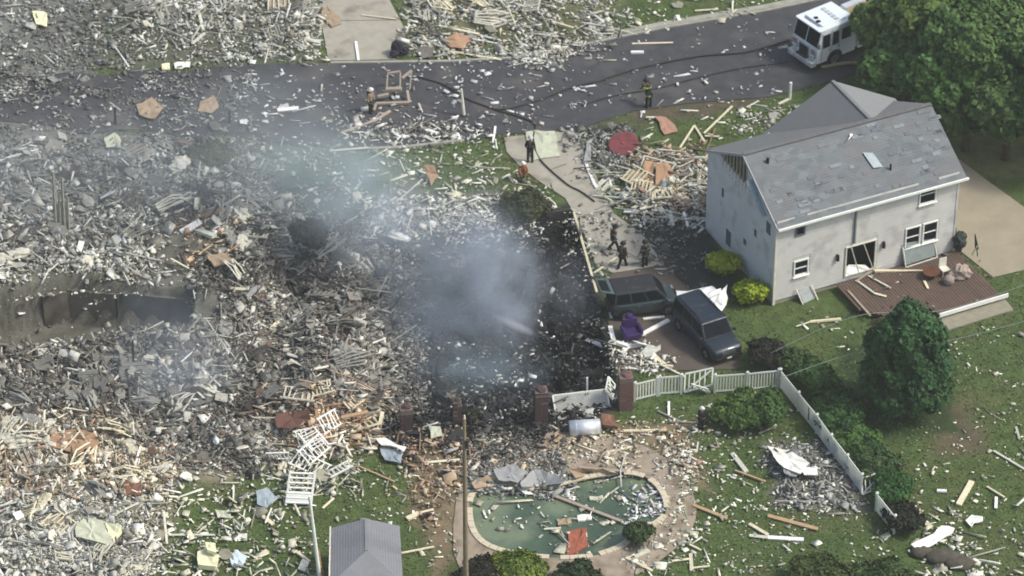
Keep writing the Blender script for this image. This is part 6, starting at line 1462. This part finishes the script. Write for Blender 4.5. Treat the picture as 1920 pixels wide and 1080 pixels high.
for kind in (0, 1, 2):
    idx = np.where((recs['kind'] == kind) & inview)[0]; sz = recs['s'][idx, 0] * (1 + recs['s'][idx, 1] * (2 if kind else 0)); idx = idx[np.argsort(-sz)][:282]
    single[idx] = True; vv = variants(kind); L = recs['s'][idx, 0]; q1, q2 = np.quantile(L, [.33, .66])
    for i in idx:
        s_ = recs['s'][i]; o = clone(names[kind], random.choice(vv), None, tuple(recs['c'][i] + [0, 0, .03]), (recs['r'][i][1], recs['r'][i][2], recs['r'][i][0]), tuple(s_))
        o.color = (*recs['col'][i], 1); a = adj[kind][0 if s_[0] < q1 else 1 if s_[0] < q2 else 2]
        tilt_ = abs(recs['r'][i][2]) + abs(recs['r'][i][1]) * .5; yaw = math.degrees(recs['r'][i][0]) % 180
        dr = '' if kind == 2 else (' level' if yaw < 22 or yaw > 158 else ' slanting right' if yaw < 68 else ' end-on' if yaw < 112 else ' slanting left')
        nm = ('splintered plank', 'fragment', 'lump')[kind]
        tl_ = 'tilted ' if tilt_ > .3 else ''
        o['label'] = uniq(f"{a} {tl_}{recs['cn'][i]} {nm}{dr} {where(recs['px'][i])}", recs['px'][i]); o['category'] = cats[kind]; o['group'] = grp[kind]
def mass(name, sel):
    c = recs['c'][sel]; s_ = recs['s'][sel]; r = recs['r'][sel]; col = recs['col'][sel]; n = len(c)
    base = np.array([(x, y, z) for x in (-.5, .5) for y in (-.5, .5) for z in (-.5, .5)])
    jt = rng.uniform(-.16, .16, (n, 8, 3)) * [.6, 1.6, .5]; B = (base[None] + jt) * s_[:, None, :]
    Rm = euler_mats(r[:, 0], r[:, 1], r[:, 2]); V = np.einsum('nij,nkj->nki', Rm, B) + c[:, None, :]
    f = np.array([(0, 1, 3, 2), (4, 6, 7, 5), (0, 4, 5, 1), (2, 3, 7, 6), (0, 2, 6, 4), (1, 5, 7, 3)])
    F = (f[None] + (np.arange(n) * 8)[:, None, None]).reshape(-1, 4); me = np_mesh(name, V.reshape(-1, 3), F, m_piece, np.repeat(col, 8, 0))
    o = bpy.data.objects.new(name, me); COL.objects.link(o); o['kind'] = 'stuff'; return o
for kind, nm in enumerate(('plank_litter', 'fragment_litter', 'rubble_litter')): mass(nm, (recs['kind'] == kind) & ~single)
# larger wrecked sections lying in the heaps
def wreck(px, py, kind, rz, tilt, s_, shade):
    p = G(px, py); z = hz(p.x, p.y)
    kn = {'w': ('stud_frame', 'stud wall section', 'wall section'), 'r': ('shingled_wreck', 'shingled roof section', 'roof section'), 's': ('siding_bundle', 'bundle of bent siding', 'siding'), 'i': ('insulation_roll', 'torn insulation blanket', 'insulation')}[kind]
    cn = {0: 'pale', 1: 'grey', 2: 'sooty', 3: 'cream'}[shade]; cc = {0: S(196, 194, 176), 1: S(138, 138, 130), 2: S(72, 70, 66), 3: S(210, 202, 172)}[shade]
    t = empty(kn[0], (p.x, p.y, z + .25), 0, uniq(f"{cn} {kn[1]} {'nearly flat' if tilt < .25 else 'tilted up'} {where((px, py))}", (px, py)), kn[2], 'wrecked building sections in the rubble')
    t.rotation_euler = (tilt, random.uniform(-.15, .15), rz); mm = M('wreck_' + cn, cc, .85, var=.25, scale=4)
    if kind == 'w':
        L = 1.7 * s_; H = 1.2 * s_
        for y in (-H / 2, H / 2): MB().bar((-L / 2, y, 0), (L / 2, y, 0), .09, .09).build('plate', mm, t)
        for k in range(6):
            x = -L / 2 + L * (k + .5) / 6; MB().bar((x, -H / 2, 0), (x + random.uniform(-.1, .1), H / 2 * random.choice((1, 1, .4)), random.uniform(0, .1)), .08, .08).build('stud', mm, t)
        MB().poly([(-L * .45, -H * .45, -.06), (L * .1, -H * .45, -.06), (L * .2, H * .1, -.06), (-L * .1, H * .4, -.06), (-L * .4, H * .2, -.06)], .03).build('sheathing', M('wreck_sheathing', S(150, 138, 116), .9, var=.25), t)
    elif kind == 'r':
        L = 1.5 * s_; W = 1.0 * s_; n = 6
        for k in range(n): w0 = L * random.uniform(.75, 1); MB().bar((-w0 / 2, -W / 2 + W * (k + .5) / n, .02 * k), (w0 / 2, -W / 2 + W * (k + .5) / n, .02 * k + random.uniform(-.05, .08)), W / n * 1.2, .03).build('shingle_row', M('wreck_shingle_' + cn, tuple(np.array(cc[:3]) * .6) + (1,), .95, var=.3, scale=5), t)
        for x in (-L * .3, L * .3): MB().bar((x, -W / 2 - .2, -.06), (x, W / 2 + .3, -.06), .08, .1).build('rafter', mm, t)
    elif kind == 's':
        for k in range(6):
            a = Vector((-.9 * s_, k * .16 - .4, random.uniform(0, .1))); m_ = Vector((0, k * .2 - .5 + random.uniform(-.2, .2), random.uniform(.1, .4))); b_ = Vector((.8 * s_ + random.uniform(-.3, .3), k * .14 - .3 + random.uniform(-.3, .3), random.uniform(0, .3)))
            MB().bar(a, m_, .11, .02).bar(m_, b_, .11, .02).build('siding_strip', mm, t)
    else:
        for k in range(4): MB().blob((random.uniform(-.5, .5) * s_, random.uniform(-.3, .3) * s_, .05), (.42 * s_, .28 * s_, .13 * s_), 9, 6, .3).build('batt', mm, t)
wr_ = random.Random(5)
for poly, n, kinds, shades in [([(10, 280), (330, 270), (400, 430), (20, 520)], 20, 'wrsi', (1, 1, 2, 0)), ([(340, 280), (540, 400), (560, 600), (400, 540)], 14, 'wrsi', (1, 0, 2)), ([(550, 480), (690, 500), (720, 760), (560, 790)], 16, 'wrsi', (1, 2, 1)), ([(20, 690), (540, 600), (540, 780), (20, 790)], 26, 'wrsi', (1, 2, 0, 1)),
        ([(10, 800), (280, 830), (240, 1070), (10, 1070)], 22, 'wsi', (0, 3, 1)), ([(720, 480), (1060, 420), (1120, 700), (760, 750)], 16, 'wrw', (2, 2)), ([(250, 5), (590, 5), (590, 100), (260, 100)], 8, 'ws', (0, 1)), ([(780, 5), (1160, 5), (1000, 90), (800, 90)], 8, 'ws', (0, 3)), ([(480, 760), (700, 760), (680, 820), (500, 820)], 5, 'w', (3, 0)), ([(1150, 340), (1320, 320), (1310, 410), (1200, 410)], 5, 'ws', (0, 3))]:
    pp = np.array(poly, float)
    for k in range(n):
        while True:
            q = np.array([[wr_.uniform(pp[:, 0].min(), pp[:, 0].max()), wr_.uniform(pp[:, 1].min(), pp[:, 1].max())]])
            if sdist(q, pp)[0] > 0: break
        wreck(q[0, 0], q[0, 1], wr_.choice(kinds), wr_.uniform(0, 6.28), wr_.choice((.1, .2, .35, .5)), wr_.uniform(.7, 1.3), wr_.choice(shades))
# charred remains standing in the burnt basement
cr_ = random.Random(9); m_ch = M('charred_timber', S(26, 27, 29), .9, var=.4, scale=4); m_ch2 = M('charred_wall', S(38, 40, 43), .9, var=.4, scale=2)
for k in range(46):
    while True:
        q = np.array([[cr_.uniform(700, 1140), cr_.uniform(405, 765)]])
        if sdist(q, np.array(PIT, float))[0] > 8: break
    px, py = q[0]; p = G(px, py); z = hz(p.x, p.y); wallish = k % 5 == 0 or (px > 980 and k % 3 == 0)
    p = G(px, py + 25, z); z = hz(p.x, p.y)
    if wallish:
        t = empty('charred_wall_stump', (p.x, p.y, z - .1), cr_.choice((HAZ, HAZ + 1.57, .2)), uniq('jagged burnt stud frame ' + where((px, py)), (px, py)), 'burnt framing', 'charred remains standing in the burnt basement')
        for j in range(5): hh = cr_.uniform(.7, 2.1); MB().bar((-.8 + .4 * j, 0, 0), (-.8 + .4 * j + cr_.uniform(-.15, .15), cr_.uniform(-.2, .2), hh), .1, .09, .5).build('stud', m_ch, t)
        MB().poly([(-.9, .02, .1), (.9, .02, .1), (.7, .06, .9), (.2, .06, .6), (-.2, .06, 1.2), (-.8, .06, .8)], .05).build('burnt_panel', m_ch2, t)
    else:
        t = empty('charred_timber', (p.x, p.y, z - .05), cr_.uniform(0, 3), uniq('leaning charred timber ' + where((px, py)), (px, py)), 'timber', 'charred remains standing in the burnt basement')
        e = (cr_.uniform(-1.6, 1.6), cr_.uniform(-1, 1), cr_.uniform(.3, 1.8)); MB().bar((0, 0, 0), e, .14, .12, .6).build('beam', m_ch, t)
# fine crumbs in the same zones, small enough to read only as texture
def crumbs():
    i = rng.choice(len(recs['c']), 120000, p=recs['w'] / recs['w'].sum()); c = recs['c'][i] + np.c_[rng.normal(0, .35, (120000, 2)), np.zeros(120000)]
    z = height(c[:, 0], c[:, 1]); c[:, 2] = np.where(sdist(c[:, :2], wPOOL) > -.1, -.165, np.maximum(z, .03)) + .03 + rng.random(120000) * .12
    ok = sdist(c[:, :2], np.array([hloc(0, -8.6), hloc(12.1, -8.6), hloc(12.1, 5.4), hloc(0, .1)])) < -.05
    s_ = np.clip(rng.lognormal(-2.55, .5, 120000), .03, .3)
    global recs2; sv = {k: recs[k] for k in recs}
    recs['c'] = c[ok]; recs['s'] = np.stack([s_ * 1.5, s_ * .7, s_ * .35], 1)[ok]; recs['r'] = np.stack([rng.uniform(0, 6.28, 120000), rng.normal(0, .25, 120000), rng.normal(0, .2, 120000)], 1)[ok]; recs['col'] = sv['col'][i][ok] * rng.uniform(.8, 1.15, (ok.sum(), 1))
    mass('crumb_litter', np.ones(ok.sum(), bool)); recs.update(sv)
crumbs()
for o in [o for o in bpy.data.objects if o.name.startswith('broken_board') or o.name.startswith('pool_raft')]: pass

# ------------------------------------------------------------------ smoke
def smoke(name, c, rad, col, dens, nscale, seed, label, rot=(0, 0, 0), thr=.42):
    m = bpy.data.materials.new(name + '_vapour'); m.use_nodes = True; nt = m.node_tree; N = nt.nodes; K = nt.links; N.clear()
    out = N.new('ShaderNodeOutputMaterial'); v = N.new('ShaderNodeVolumePrincipled'); K.new(v.outputs[0], out.inputs['Volume'])
    v.inputs['Color'].default_value = col; v.inputs['Anisotropy'].default_value = .2
    tc = N.new('ShaderNodeTexCoord'); ln = N.new('ShaderNodeVectorMath'); ln.operation = 'LENGTH'; K.new(tc.outputs['Object'], ln.inputs[0])
    fo = N.new('ShaderNodeMapRange'); fo.interpolation_type = 'SMOOTHSTEP'; fo.inputs[1].default_value = 1.0; fo.inputs[2].default_value = .15; K.new(ln.outputs['Value'], fo.inputs[0])
    nz = N.new('ShaderNodeTexNoise'); nz.noise_dimensions = '4D'; nz.inputs['W'].default_value = seed; nz.inputs['Scale'].default_value = nscale; nz.inputs['Detail'].default_value = 4; nz.inputs['Roughness'].default_value = .6; nz.inputs['Distortion'].default_value = .6
    K.new(tc.outputs['Object'], nz.inputs['Vector'])
    nr = N.new('ShaderNodeMapRange'); nr.inputs[1].default_value = thr; nr.inputs[2].default_value = thr + .25; K.new(nz.outputs['Fac'], nr.inputs[0])
    mu = N.new('ShaderNodeMath'); mu.operation = 'MULTIPLY'; K.new(fo.outputs[0], mu.inputs[0]); K.new(nr.outputs[0], mu.inputs[1])
    m2 = N.new('ShaderNodeMath'); m2.operation = 'MULTIPLY'; m2.inputs[1].default_value = dens; K.new(mu.outputs[0], m2.inputs[0]); K.new(m2.outputs[0], v.inputs['Density'])
    o = MB().blob((0, 0, 0), (1, 1, 1), 20, 12).build(name, m); o.location = c; o.scale = rad; o.rotation_euler = rot; o['kind'] = 'stuff'
    return o
SC = (.78, .86, .95, 1)
def gz(px, py, z): return G(px, py, z)
WH = (.86, .9, .95, 1)
BL = (.80, .88, .98, 1)
smoke('smoke', gz(962, 606, .8), (2.2, 2.4, 1.6), BL, 0.468, 1.57, 21, '', thr=.38)
smoke('smoke', gz(945, 520, 2.4), (3.2, 3.8, 3.6), BL, 0.390, 1.57, 1, '', (0, R(-15), 0), .36)
smoke('smoke', gz(890, 470, 3.6), (4.4, 3.8, 3.0), BL, 0.265, 1.68, 12, '', (0, R(-25), 0), .38)
smoke('smoke', gz(850, 600, 1.4), (6.0, 7.0, 3.0), (.72, .83, .93, 1), 0.187, 1.90, 2, '', thr=.38)
smoke('smoke', gz(760, 450, 3.6), (6.0, 4.6, 3.2), BL, 0.172, 1.68, 3, '', (0, 0, R(-25)), .38)
smoke('smoke', gz(690, 370, 4.2), (4.4, 5.0, 3.0), (.80, .90, .96, 1), 0.296, 1.68, 4, '', (0, 0, R(-30)), .39)
smoke('smoke', gz(590, 320, 4.4), (6.4, 6.0, 3.2), (.80, .92, .94, 1), 0.156, 1.46, 14, '', (0, 0, R(-30)), .36)
smoke('smoke', gz(510, 240, 4.8), (7.5, 6.5, 3.4), (.82, .91, .94, 1), 0.101, 1.34, 5, '', thr=.36)
smoke('smoke', gz(345, 690, 1.5), (4.4, 5.6, 2.4), BL, 0.203, 1.90, 6, '', thr=.41)
smoke('smoke', gz(310, 630, 2.5), (4.4, 7.5, 2.6), BL, 0.109, 1.57, 16, '', thr=.40)
smoke('smoke', gz(120, 330, 2.5), (11, 9, 3.5), (.88, .92, .94, 1), 0.078, 1.34, 7, '', thr=.36)
smoke('smoke', gz(900, 700, 1.0), (5.2, 3.4, 1.9), (.66, .82, .9, 1), 0.250, 1.79, 8, '', thr=.40)
smoke('smoke', gz(1060, 540, 1.2), (2.6, 5.0, 1.9), (.8, .86, .94, 1), 0.109, 1.57, 11, '', thr=.37)
smoke('water_spray', gz(966, 610, .9), (1.6, .30, .36), (.97, .98, 1, 1), 3.2, 1.6, 9, '', (0, R(14), R(-22)), .25)
smoke('smoke', gz(720, 400, 4.5), (12, 9, 3.6), (.80, .89, .96, 1), .06, 1.3, 31, '', (0, 0, R(-35)), .34)
smoke('smoke', gz(430, 300, 4.5), (12, 9, 3.6), (.82, .9, .95, 1), .05, 1.3, 32, '', (0, 0, R(-20)), .34)
